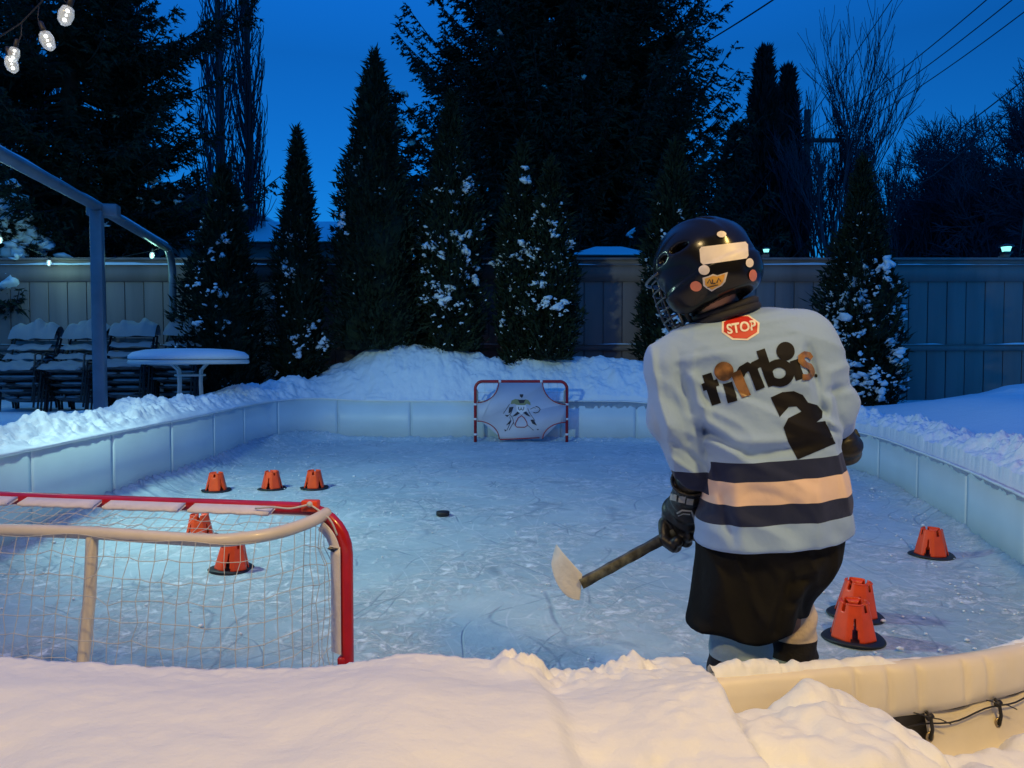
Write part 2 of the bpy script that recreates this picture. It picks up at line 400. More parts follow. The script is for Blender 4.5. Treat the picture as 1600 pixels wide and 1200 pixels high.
# loose snow crumbs: same sheet of snow as stuff
cr = MB(); ico = bmesh.new(); bmesh.ops.create_icosphere(ico, subdivisions=1, radius=1); ICV = np.array([v.co[:] for v in ico.verts]); ICF = np.array([[v.index for v in f.verts] for f in ico.faces])
ico2 = bmesh.new(); bmesh.ops.create_icosphere(ico2, subdivisions=2, radius=1); ICV2 = np.array([v.co[:] for v in ico2.verts]); ICF2 = np.array([[v.index for v in f.verts] for f in ico2.faces])
for i in range(1500):
    if i < 1250:
        s = rng.uniform(0, PER); p = rim_at(np.array([s]))[0]-rim_n(np.array([s]))[0]*abs(rng.normal(0, .32)+.08)
    else: p = np.array([rng.uniform(-2.8, 3.2), rng.uniform(2.4, 10.6)])
    r = rng.uniform(.003, .008)*(1.9 if rng.random() < .05 else 1)
    V = ICV*(1+rng.uniform(-.3, .3, (len(ICV), 1)))*r*np.array([1.2, 1, .65]); cr.add(V+np.array([p[0], p[1], .006+r*.3]), ICF)
o = cr.build('snow_crumbs', M['snow_clump'], smooth=False); tag(o, 'loose snow crumbs and ice shavings scattered on the rink ice', 'snow', kind='stuff')

# ------------------------------------------------------------------ snow banks and ground, one lofted sheet round the rink
sgrid = []
s = 0.0
while s < PER:
    p = rim_at(np.array([s]))[0]; sgrid.append(s)
    s += .008 if (p[1] < 2.15 and -1.9 < p[0] < 1.7) else (.03 if p[1] < 3.2 else .016)
sgrid = np.array(sgrid)
tg = np.concatenate([np.arange(0, .9, .009), np.arange(.9, 2.6, .025), 2.6*1.11**np.arange(1, 36)])
rp = rim_at(sgrid); rn = rim_n(sgrid, .25)
T, I = np.meshgrid(tg, np.arange(len(sgrid)), indexing='ij')
X = rp[I, 0]+rn[I, 0]*(T+.012); Y = rp[I, 1]+rn[I, 1]*(T+.012); BX = rp[I, 0]; BY = rp[I, 1]
bh = board_h(BX, BY)
near = sst(2.9, 2.2, BY); left = sst(-2.6, -3.0, BX)*(1-near); back = sst(9.3, 10.5, BY)*sst(3.3, 2.2, BX); right = np.clip(1-near-left-back, 0, 1)*sst(0, 1, BX)
ground = .45+.10*fbm(X*.35, Y*.35, 40, 3)*sst(.5, 3, T)
# left / right banks
crL = .72+.06*vnoise(Y*1.1, Y*0, 3)+.10*vnoise(Y*2.7, Y*0, 4)
prof = lambda t, c, wd: np.exp(-((t-c)/wd)**2)
rough = fbm(X*7, Y*7, 11, 5, .62)*.12+lumps(X*6+fbm(X*9, Y*9, 14, 2)*.6, Y*6, 12, .7)*.07+lumps(X*15+fbm(X*20, Y*20, 15, 2)*.5, Y*15, 13, .6)*.045
rough = rough*sst(-.02, .12, T)+.012*fbm(X*30, Y*30, 17, 3)*sst(0, .03, T)
ZL = .55+(crL-.55)*prof(T, .34, .34)+rough*prof(T, .25, .4)*.65
ZL = np.where(T > 1.0, ZL, ZL)
crR = .57+.05*vnoise(Y*1.3, Y*0, 5)
ZR = .44+(crR-.44)*prof(T, .30, .27)+rough*prof(T, .36, .30)*.75+.35*sst(4.2, 5.6, X)*sst(11.8, 8.5, Y)*sst(6, 8, Y)
# back mound
ctX = [-5, -3.35, -2.7, -2.0, -1.15, -.67, 0, .48, 1.9, 2.6, 3.5, 6]; ctZ = [.62, .68, 1.02, 1.35, 1.36, 1.24, 1.13, 1.19, 1.08, .95, .6, .5]
crB = np.interp(X, ctX, ctZ)+.05*vnoise(X*2.2, Y*.5, 6)
ZB = .42+(crB-.42)*np.where(T < .75, sst(-.25, .75, T), prof(T, .75, .85))+fbm(X*3.2, Y*3.2, 21, 6, .58)*.11*prof(T, .5, .7)+lumps(X*5, Y*5, 22, .5)*.035*prof(T, .35, .5)
ZB = np.where(T < .02, np.minimum(ZB, .6), ZB)
# near bank (foreground)
u = BX
crN = .520+.018*sst(-.3, -1.3, X)+.016*vnoise(X*2.3+.4, X*0, 31)+.02*np.exp(-((X+.22)/.14)**2)
ZN = crN+.035*sst(0, .35, T)-.04*sst(.5, 1.4, T)+.05*fbm(X*1.9, Y*1.9, 33, 3)*sst(.02, .25, T)+.0035*fbm(X*22, Y*22, 34, 4)+sst(-.1, .4, X)*(.007*fbm(X*34, Y*34, 134, 4, .6)+.008*lumps(X*13+fbm(X*8, Y*8, 135, 2), Y*13, 136, .45)*sst(.25, .5, T))
# chunks on the lip
lip = prof(T, .02, .07)
bandc = sst(-.06, .0, X)*sst(.36, .30, X)
ZN += lip*(.010*lumps(X*22, Y*22, 35, .6)+.012*fbm(X*40, Y*40, 36, 4, .65))*(.4+1.6*bandc)+.022*bandc*lip*lumps(X*11+.3, Y*11, 38, .8)
# ridges running to the camera: (840,1040)->(915,1200) and (1085,1050)->(1215,1200)
def ridge(ax, ay, bx, by):
    # signed distance right of the line a->b
    d = np.array([bx-ax, by-ay]); d /= np.linalg.norm(d); return (X-ax)*(-d[1])+(Y-ay)*d[0]
r1 = ridge(.05, 1.68, .12, 1.10); r2 = ridge(.41, 1.70, .40, 1.12)
r1w = r1+.025*vnoise(Y*4, Y*0, 50); r2w = r2+.04*vnoise(Y*4.4, Y*0, 51)+.01*vnoise(Y*14, Y*0, 52)
ZN += -.030*sst(-.02, .03, r1w)+.022*sst(.03, .30, r1w)
rc = fbm(X*9, Y*9, 61, 4)*.05+lumps(X*7.5, Y*7.5, 62, .75)*.09+lumps(X*21, Y*21, 63, .55)*.018
lowR = sst(-.01, .05, r2w)
pileR = .425+.03*prof(X, .62, .25)*prof(T, .30, .3)-.16*sst(.76, .96, X)-.05*sst(.5, 1.0, T)
pileR = pileR-.05*(1-sst(.04, .14, T))
ZN = ZN*(1-lowR)+(pileR+rc*.58*sst(.0, .10, T))*lowR
ZN += .35*rc*sst(-.02, .02, r1w)*(1-lowR)*sst(.10, .5, T)*sst(.9, .6, T)*.5
Z = near*ZN+left*ZL+back*ZB+right*ZR+(1-near-left-back-right)*.5
ground = ground+.46*np.exp(-((X-7.0)/1.5)**2-((Y-8.9)/1.7)**2)*(1+.3*fbm(X*2, Y*2, 44, 4))
Z = Z*(1-sst(1.4, 3.0, T))+(ground+(Z-.5)*.3*sst(5, 3, T))*sst(1.4, 3.0, T)
# snow lies over the top of the board: first rows
lipover = near*(1-lowR)
Z = np.where((T < .012) & (lowR < .5), np.maximum(Z, bh+.004), Z)
# feet of the slope at right foreground kept under the liner
Z = np.where((lowR > .5) & (T < .07) & (X > .45), np.minimum(Z, .335), Z)
Zc = Z.copy(); Vt = np.stack([X, Y, Zc], -1)
# lip row drops down over the board's inner face a little
over = .016+.01*vnoise(sgrid*9, sgrid*0, 71)+.012*np.clip(vnoise(sgrid*23, sgrid*0, 72), 0, 1)
row = np.stack([rp[:, 0]-rn[:, 0]*over, rp[:, 1]-rn[:, 1]*over, board_h(rp[:, 0], rp[:, 1])+.004], -1)
row2 = row.copy(); row2[:, 2] += .012; row2[:, :2] += rn*.008
lowS = (near[0] > .5) & (lowR[0] > .3)
row[lowS] = Vt[0][lowS]; row2[lowS] = Vt[0][lowS]
foot = np.stack([rp[:, 0]+rn[:, 0]*.014, rp[:, 1]+rn[:, 1]*.014, board_h(rp[:, 0], rp[:, 1])-.02], -1); foot[lowS] = Vt[0][lowS]
Vall = np.concatenate([foot[None], row[None], row2[None], Vt], 0)
gnd = mk('snow_ground', Vall, gridfaces(len(tg)+3, len(sgrid), True), M['snow'], smooth=True)
tag(gnd, 'snow covered yard with shovelled banks around the rink', 'snow', kind='structure')
gbvh = BVHTree.FromPolygons([tuple(v) for v in Vall.reshape(-1, 3)[:]], [tuple(f) for f in gridfaces(len(tg)+3, len(sgrid), True)[::1]])
def gz(x, y, default=.45):
    h = gbvh.ray_cast(Vector((x, y, 5)), Vector((0, 0, -1)))
    return h[0].z if h[0] else default

# ------------------------------------------------------------------ boards
rb = empty('rink_boards', (0, 6, 0), 'low white plastic boards curving round the backyard rink', 'rink boards')
NP = 26; L = PER/NP
for k in range(NP):
    ss = np.linspace(k*L+.001, (k+1)*L-.001, 24); p = rim_at(ss); nn = rim_n(ss); h = board_h(p[:, 0], p[:, 1])
    tilt = 0
    a = np.concatenate([p+nn*tilt, h[:, None]*0-.05], 1); b_ = np.concatenate([p+nn*tilt, h[:, None]], 1); c = np.concatenate([p+nn*.012, h[:, None]], 1); d = np.concatenate([p+nn*.012, h[:, None]*0-.05], 1)
    V = np.concatenate([a, b_, c, d]); m = 24; F = []
    for q in range(4):
        q2 = (q+1) % 4
        for i in range(m-1): F.append([q*m+i, q*m+i+1, q2*m+i+1, q2*m+i])
    F += [[0, m, 2*m, 3*m], [m-1, 4*m-1, 3*m-1, 2*m-1]]
    pn = mk('panel', V, F, M['board'], rb)

# ------------------------------------------------------------------ liner over the near right board
def find_s(x, ymax=3):
    ss = np.linspace(0, PER, 4000); p = rim_at(ss); ok = p[:, 1] < ymax; i = np.argmin(np.where(ok, abs(p[:, 0]-x), 9)); return ss[i]
M['liner'] = mat('liner_plastic', (.74, .68, .56), .38, var=.04, vscale=6, bump=.12, bscale=18)
M['tarp'] = mat('tarp_plastic', (.66, .60, .48), .45, var=.07, vscale=5, bump=.2, bscale=14)
ln = empty('rink_liner', (1.0, 1.9, .2), 'cream plastic liner wrapped over the board in front of the skater', 'rink liner')
s0, s1 = find_s(.40), find_s(2.0)
ss = np.linspace(s0, s1, 420); p = rim_at(ss); nn = rim_n(ss); hh = board_h(p[:, 0], p[:, 1])
prof_ = [(-.012, -.30), (-.014, -.12), (-.016, -.02), (-.013, .006), (-.003, .018), (.014, .022), (.032, .018), (.043, .004), (.047, -.018), (.049, -.045), (.050, -.07), (.046, -.09), (.034, -.098)]
rows = []
for k, (t, z) in enumerate(prof_):
    wv = .003*vnoise(ss*9+k*.15, ss*0+k*.2, 81)+.004*vnoise(ss*28, ss*0+k*.25, 82)*(k > 5)
    dent = np.zeros_like(ss)
    for dx in (.80, .885, .965, 1.10, 1.17, 1.40): dent += .008*np.exp(-((p[:, 0]-dx)/.010)**2)
    t2 = t+wv-(dent if 6 < k < 11 else 0); z2 = z*(1 if k < 8 else 1+.25*vnoise(ss*5, ss*0, 84))+.004*vnoise(ss*7, ss*0, 83)
    sag = .012*np.sin((p[:, 0]-.9)*3)*(k > 8)
    rows.append(np.c_[p+nn*np.reshape(t2, (-1, 1)), hh+z2+sag])
V = np.array(rows).reshape(-1, 3)
lo_ = mk('liner_fold', V, gridfaces(len(prof_), len(ss)), M['liner'], ln, smooth=True)
sm = lo_.modifiers.new('thick', 'SOLIDIFY'); sm.thickness = .002
# skirt, hung from the fold with ties
s2 = find_s(.985); ss = np.linspace(s2, s1, 260); p = rim_at(ss); nn = rim_n(ss); rows = []
for k, q in enumerate(np.linspace(0, 1, 14)):
    t = .038+.05*q+.10*q*q+.006*vnoise(ss*14+k*.3, ss*0+k*.4, 91)*(q > .05); top = .334+.016*np.abs(np.sin((p[:, 0]-.985)*math.pi/.19))*-1+.014
    z = top-.26*q; rows.append(np.c_[p+nn*t[:, None], z])
sk = mk('skirt', np.array(rows).reshape(-1, 3), gridfaces(14, len(ss)), M['tarp'], ln, smooth=True); sm = sk.modifiers.new('thick', 'SOLIDIFY'); sm.thickness = .002
# bare board behind the gap
ss = np.linspace(find_s(.72), s1, 60); p = rim_at(ss); nn = rim_n(ss)
V = np.concatenate([np.c_[p+nn*.018, p[:, :1]*0+.05], np.c_[p+nn*.018, p[:, :1]*0+.40]]); mk('backing_board', V, gridfaces(2, 60), mat('grey_wood', (.10, .09, .08), .8, var=.2, vscale=12, bump=.3), ln)
M['tie'] = mat('tie_cord', (.010, .009, .009), .5)
for tx in (.985, 1.185):
    s = np.array([find_s(tx)]); p = rim_at(s)[0]; nn = rim_n(s)[0]; tt = np.array([-nn[1], nn[0]])
    def L3(a, t, z): v = p+tt*a+nn*t; return Vector((v[0], v[1], z-.018))
    g = MB(); g.tube([L3(.009*math.cos(a), .060, .305+.011*math.sin(a)) for a in np.linspace(0, 2*math.pi, 17)[:-1]], .003, 6, closed=True)
    g.build('grommet', mat('brass', (.35, .27, .16), .35, metal=.8), ln, True)
    g = MB(); g.tube([L3(0, .063, .300), L3(.002, .066, .325), L3(0, .062, .352), L3(-.002, .05, .362)], .0042, 6)
    g.tube([L3(-.008, .058, .350), L3(.008, .06, .356)], .0065, 6)
    g.tube([L3(0, .062, .353), L3(-.02, .07, .362), L3(-.045, .072, .372), L3(-.058, .07, .376)], .0016, 5)
    g.tube([L3(0, .062, .353), L3(.02, .07, .350), L3(.05, .072, .335)], .0016, 5)
    g.build('zip_tie', M['tie'], ln)
g = MB(); pts = []
for q in np.linspace(0, 1, 24):
    x = .755+q*.60; s = np.array([find_s(x)]); p = rim_at(s)[0]; nn = rim_n(s)[0]; v = p+nn*(.056); pts.append((v[0], v[1], .316+.018*q*q*1.6-.012*math.sin(q*math.pi*3)**2))
g.tube(pts, .0022, 5); g.box((pts[0][0], pts[0][1], pts[0][2]), (.016, .012, .014), bev=.003); g.build('cord', M['tie'], ln)

# crust of snow left on top of the liner
ss = np.linspace(find_s(.46), find_s(1.9), 620); p = rim_at(ss); nn = rim_n(ss); hh = board_h(p[:, 0], p[:, 1])+.018
th = .016*np.clip(.35+1.9*fbm(ss*3.1, ss*0, 401, 5, .6)+.9*(p[:, 0] < .62), 0, 1.6); rows = []
for k, (t, q) in enumerate(((-.016, -.3), (-.012, .55), (-.002, 1.0), (.012, 1.0), (.024, .6), (.033, -.3))):
    rows.append(np.c_[p+nn*(t+.004*vnoise(ss*30, ss*0+k*.6, 402))[:, None], hh-.002+th*q*(1+.8*vnoise(ss*55, ss*0+k*.7, 403))-(.004 if k in (0, 5) else 0)])
mk('liner_snow', np.array(rows).reshape(-1, 3), gridfaces(6, len(ss)), M['snow'], ln, smooth=True)

# ------------------------------------------------------------------ fences
FY = 12.3
def fence(name, x0, x1, posts, label, gaps=()):
    z0, z1 = .1, P(800, 404, FY).z
    rt = empty(name, ((x0+x1)/2, FY, z0), label, 'fence')
    zr = P(800, 543, FY).z; zt = P(800, 416, FY).z; zb = P(800, 440, FY).z
    m = MB(); x = x0
    while x < x1-.02:
        wd = .305; dz = rng.uniform(-.006, .006)
        m.box((x+wd/2-.004, FY+.02+rng.uniform(-.002, .002), (z0+zt)/2+dz), (wd-.014, .022, zt-z0), bev=.003); x += wd
    m.build('boards', M['fence_paint'], rt)
    m = MB(); m.box(((x0+x1)/2, FY-.003, (zt+zb)/2+.02), (x1-x0, .024, zt-zb+.04)); m.box(((x0+x1)/2, FY-.006, zr), (x1-x0, .05, .10)); m.box(((x0+x1)/2, FY+.045, (z0+zt)/2), (x1-x0, .01, zt-z0))
    m.box(((x0+x1)/2, FY+.01, zt+.06), (x1-x0, .03, .11)); m.build('rails', M['fence_paint'], rt)
    m = MB(); m.box(((x0+x1)/2, FY, z1-.008), (x1-x0, .12, .035), bev=.004); m.build('cap_rail', M['fence_paint'], rt)
    for px in posts:
        m = MB(); m.box((px, FY+.09, (z0+z1)/2+.02), (.11, .07, z1-z0+.06), bev=.006); m.box((px, FY+.03, z1+.045), (.10, .10, .05), bev=.008); m.build('post', M['fence_paint'], rt)
    # snow line on the ledges
    for (zz, a, bb, amp, th) in ((zb+.005 if False else zt+.018, x0, x1, .5, .035), (zr+.05, x0, x1, .4, .03)):
        n = int((bb-a)/.05); xs = np.linspace(a, bb, n); hh = th*np.clip(.55+1.5*fbm(xs*1.1, xs*0, int(zz*100), 4), 0.02, 1.4)
        sec = [(-.045, 0), (-.04, .7), (-.02, 1.0), (.012, .9), (.012, 0)]
        V = np.array([[(xx, FY-.012+t, zz-.002+h_*q) for xx, h_ in zip(xs, hh)] for t, q in sec]).reshape(-1, 3)
        mk('ledge_snow', V, gridfaces(5, n), M['snow_clump'], rt, smooth=True)
    return rt
fence('board_fence', -13.5, -1.9, [-11.6, -8.4, -3.4], 'grey vertical board fence behind the stacked patio chairs')
fence('board_fence', -1.895, 15, [.95, P(1197, 400, FY).x, P(1572, 400, FY).x], 'grey board fence behind the skater and the far goal, snow along its ledge')
M['glow'] = mat('solar_glow', (.5, .8, .75), .3, emit=(.25, .9, .85), estr=1.6)
M['solar_plastic'] = mat('solar_plastic', (.03, .035, .04), .4)
for px, lab in ((1197, 'small solar cap light on the fence post just right of the helmet'), (1572, 'glowing solar cap light on the fence post at the far right')):
    b = P(px, 403, FY-.01); b.z = P(800, 404, FY).z+.07
    t = empty('post_light', b, lab, 'solar light', 'solar lights on the fence posts')
    k = 1.0 if px == 1197 else 1.5
    m = MB(); m.box((b.x, b.y, b.z+.012*k), (.09*k, .09*k, .024*k), bev=.004); m.build('base', M['solar_plastic'], t)
    m = MB(); m.lathe([(.035*k, .024*k), (.045*k, .06*k), (.05*k, .075*k)], b, 10); m.build('lens', M['glow'], t)
    m = MB(); m.lathe([(.075*k, .076*k), (.07*k, .09*k), (.02*k, .105*k)], b, 12); m.build('cap', M['solar_plastic'], t)

# ------------------------------------------------------------------ roofs beyond the fence
def shed(name, x, y, wx, wy, zt, zr, label, cat, wallc, hip=True):
    t = empty(name, (x, y, 0), label, cat)
    m = MB(); m.box((x, y, zt/2), (wx-.5, wy-.5, zt)); m.build('wall', wallc, t)
    e = .02
    if hip:
        V = [(x-wx/2, y-wy/2, zt), (x+wx/2, y-wy/2, zt), (x+wx/2, y+wy/2, zt), (x-wx/2, y+wy/2, zt), (x-.2, y, zr), (x+.2, y, zr)]
        F = [[0, 1, 5, 4], [2, 3, 4, 5], [1, 2, 5], [3, 0, 4], [3, 2, 1, 0]]
    else:
        V = [(x-wx/2, y-wy/2, zt), (x+wx/2, y-wy/2, zt), (x+wx/2, y+wy/2, zt), (x-wx/2, y+wy/2, zt), (x-wx/2, y, zr), (x+wx/2, y, zr)]
        F = [[0, 1, 5, 4], [2, 3, 4, 5], [1, 2, 5], [3, 0, 4], [3, 2, 1, 0]]
    mk('roof', V, F, M['dark_roof'], t)
    V2 = [((a-x)*.985+x, (b-y)*.985+y, c+.14) for a, b, c in V]; o = mk('roof_snow', V2, F, M['snow_clump'], t)
    bv = o.modifiers.new('b', 'BEVEL'); bv.width = .1; bv.segments = 3
    return t
M['dark_roof'] = mat('dark_roof', (.05, .045, .045), .8, var=.2, vscale=5)
M['siding'] = mat('siding', (.16, .15, .15), .8, var=.1, vscale=3)
a = P(950, 402, 15.5); shed('garden_shed', a.x, 15.5, 1.75, 1.75, a.z-.20, P(950, 384, 15.5).z-.14, 'garden shed with a snowy pyramid roof peeking over the fence', 'shed', M['siding'])
h = empty('neighbour_house', (-14.5, 30, 0), 'dark low house with snowy roof behind the left fence', 'house')
a = P(330, 352, 27); b_ = P(150, 352, 27)
m = MB(); m.box(((a.x+b_.x)/2-3.4, 31, 2.9), (a.x-b_.x+6, 6, 5.8-.0)); m.build('wall', M['siding'], h)
m = MB(); m.box(((a.x+b_.x)/2-3.4, 30.6, a.z+.9), (a.x-b_.x+7.4, 7.6, .34)); m.build('roof', M['dark_roof'], h)
m = MB(); m.box(((a.x+b_.x)/2-3.4, 30.6, a.z+1.2), (a.x-b_.x+7.3, 7.5, .2), bev=.08); m.build('roof_snow', M['snow_clump'], h)
m = MB(); m.box((P(300, 380, 27.9).x, 27.95, 4.0), (1.3, .08, 1.1)); m.build('window', mat('dark_glass', (.01, .012, .016), .1), h)
a = P(410, 350, 26); shed('neighbour_garage', P(468, 350, 26).x, 26, 6.6, 5, P(470, 384, 23.5).z, P(470, 352, 26).z, 'neighbour garage with a snow covered roof between the cedars', 'garage', M['siding'], False)

# ------------------------------------------------------------------ trees
def dirs(n):
    v = rng.normal(size=(n, 3)); return v/np.linalg.norm(v, axis=1, keepdims=True)
def norm(v): return v/np.maximum(np.linalg.norm(v, axis=-1, keepdims=True), 1e-9)
def sprays(base, d, length, width, twist=None):
    """diamond leaf quads: base (n,3), direction (n,3)"""
    n = len(base); s = norm(np.cross(d, dirs(n))); L_ = np.reshape(length, (-1, 1)); W_ = np.reshape(width, (-1, 1))
    V = np.stack([base, base+d*L_*.45+s*W_*.5, base+d*L_, base+d*L_*.45-s*W_*.5], 1).reshape(-1, 3)
    return V, np.arange(n*4).reshape(-1, 4)
def tris(base, d, length, width):
    n = len(base); s = norm(np.cross(d, dirs(n))); L_ = np.reshape(length, (-1, 1)); W_ = np.reshape(width, (-1, 1))
    V = np.stack([base-s*W_*.5, base+s*W_*.5, base+d*L_], 1).reshape(-1, 3)
    return V, np.arange(n*3).reshape(-1, 3)
def clumps(centres, sizes, flat=.6):
    m = MB()
    for c, s in zip(centres, sizes):
        k = rng.integers(2, 5)
        for j in range(k):
            rr = s*rng.uniform(.55, 1); ph = rng.uniform(0, 6.28)
            V = ICV2*(1+1.1*vnoise(ICV2[:, 0]*1.9+ph, ICV2[:, 1]*1.9+ICV2[:, 2]*2.3, 5)[:, None]+rng.uniform(-.22, .22, (len(ICV2), 1)))*rr*np.array([rng.uniform(.5, 1.3), rng.uniform(.5, 1.1), flat*rng.uniform(.5, 1.2)])
            rot = Matrix.Rotation(rng.uniform(-.7, .7), 3, 'Y') @ Matrix.Rotation(rng.uniform(-.7, .7), 3, 'X')
            V = V @ np.array(rot).T
            m.add(V+c+rng.normal(0, s*.45, 3), ICF2)
    return m
def cedar(px, topy, halfpx, Y, label, snow=60, nleaf=11000, group='columnar cedars in front of the fence', snow_lo=.0, snow_hi=.75, snow_size=.055, basepy=None, pw=.85):
    b = P(px, 560, Y); z0 = gz(b.x, Y)-.05; top = P(px, topy, Y).z; H = top-z0; Rr = halfpx*Y/FPX
    t = empty('cedar_tree', (b.x, Y, z0), label, 'cedar tree', group)
    def rad(h): return Rr*np.clip((1-h)*1.75, 0, 1)**pw*(.86+.14*sst(0, .15, h))
    sd = rng.integers(0, 99999)
    def surf(h, a): return rad(h)*(1+.55*fbm(a*1.6+sd, h*9, sd % 97, 3)+.34*fbm(a*4+sd, h*24, sd % 89, 3))
    m = MB(); m.tube([(b.x, Y, z0-.1), (b.x+.02, Y, z0+H*.5), (b.x, Y, z0+H*.9)], [.07, .04, .01], 7); m.build('trunk', M['bark'], t, True)
    # dense inner body + sprays
    hh = rng.random(nleaf)**1.0; keep = rng.random(nleaf) < np.clip(rad(hh)/Rr+.18, 0, 1); hh = hh[keep]; n = len(hh)
    a = rng.uniform(0, 6.283, n); dep = rng.uniform(.62, 1.04, n); r = surf(hh, a)*dep
    base = np.stack([b.x+r*np.cos(a), Y+r*np.sin(a), z0+hh*H], 1)
    out = np.stack([np.cos(a), np.sin(a), np.zeros(n)], 1)
    d = norm(out*.75+np.array([0, 0, 1.0])*rng.uniform(.2, 1.2, (n, 1))+rng.normal(0, .35, (n, 3)))
    V, F = sprays(base, d, rng.uniform(.05, .15, n)*rng.choice([1, 1.5], n, p=[.85, .15]), rng.uniform(.018, .045, n))
    # leader wisps
    k = 60; hb = z0+H*rng.uniform(.93, 1.02, k); bb = np.stack([b.x+rng.normal(0, .012, k), Y+rng.normal(0, .012, k), hb], 1)
    V3, F3 = sprays(bb, norm(rng.normal(0, .35, (k, 3))+np.array([0, 0, 1])), rng.uniform(.06, .14, k), rng.uniform(.012, .02, k))
    q = MB(); q.add(V, F); q.add(V3, F3)
    hs = np.linspace(0, .97, 34); an = np.linspace(0, 6.283, 25)[:-1]; HH, AA = np.meshgrid(hs, an, indexing='ij'); rr = surf(HH, AA)*.74
    q.add(np.stack([b.x+rr*np.cos(AA), Y+rr*np.sin(AA), z0+HH*H], -1).reshape(-1, 3), gridfaces(34, 24, True))
    q.build('crown', M['cedar'], t)
    if snow:
        cc = []; sz = []; nc = max(3, snow//4)
        for _ in range(nc):
            h0 = rng.uniform(snow_lo, snow_hi)*(1-rng.random()*.15); a0 = rng.uniform(-math.pi*1.02, .02) if rng.random() < .8 else rng.uniform(0, 6.28); big = rng.random() < .35
            for j in range(rng.integers(2, 8)):
                hj = h0+rng.normal(0, .022); aj = a0+rng.normal(0, .14); hj = min(max(hj, .02), .9)
                rj = float(surf(np.array([hj]), np.array([aj]))[0])*rng.uniform(.86, 1.02)
                cc.append((b.x+rj*math.cos(aj), Y+rj*math.sin(aj), z0+hj*H)); sz.append(rng.uniform(.25, 1.0)*snow_size*(1.25 if big else .6))
        clumps(np.array(cc), sz).build('snow', M['snow_clump'], t, True)['kind'] = 'stuff'
        # small flecks
        n = int(snow*1.3); hh = rng.uniform(.02, .85, n); a = rng.uniform(0, 6.28, n); r = surf(hh, a)*rng.uniform(.95, 1.05, n)
        V, F = sprays(np.stack([b.x+r*np.cos(a), Y+r*np.sin(a), z0+hh*H], 1), norm(np.stack([np.cos(a+1.5), np.sin(a+1.5), rng.normal(0, .5, n)], 1)), rng.uniform(.02, .06, n), rng.uniform(.012, .03, n))
        q = MB(); q.add(V, F); q.build('snow_flecks', M['snow_clump'], t)['kind'] = 'stuff'
    return t
cedar(352, 262, 56, 11.3, 'broad dark cedar beside the white patio table', 110, 15000, snow_hi=.95, snow_size=.05)
cedar(468, 205, 36, 11.6, 'slim cedar standing alone against the blue sky', 100, 11000, snow_hi=.65, snow_size=.045)
cedar(588, 85, 60, 11.7, 'tallest cedar with a thin pointed tip, nearly free of snow', 40, 17000, snow_size=.04)
cedar(706, 150, 47, 11.7, 'cedar left of the far goal with big snow clumps on its middle', 230, 16000, snow_lo=.12, snow_hi=.78, snow_size=.055)
cedar(816, 222, 37, 11.75, 'cedar directly above the far goal, left one of a touching pair', 120, 12000, snow_lo=.2, snow_hi=.85, snow_size=.05)
cedar(860, 250, 38, 11.5, 'snow streaked cedar right of the touching pair above the goal', 170, 12000, snow_lo=.2, snow_hi=.88, snow_size=.05)
cedar(1052, 225, 50, 11.7, 'cedar mostly hidden behind the skater helmet', 110, 15000, snow_size=.05)
cedar(1343, 250, 54, 11.2, 'cedar right of the skater heavily loaded with snow', 330, 16000, snow_lo=.05, snow_hi=.62, snow_size=.07, pw=.95)

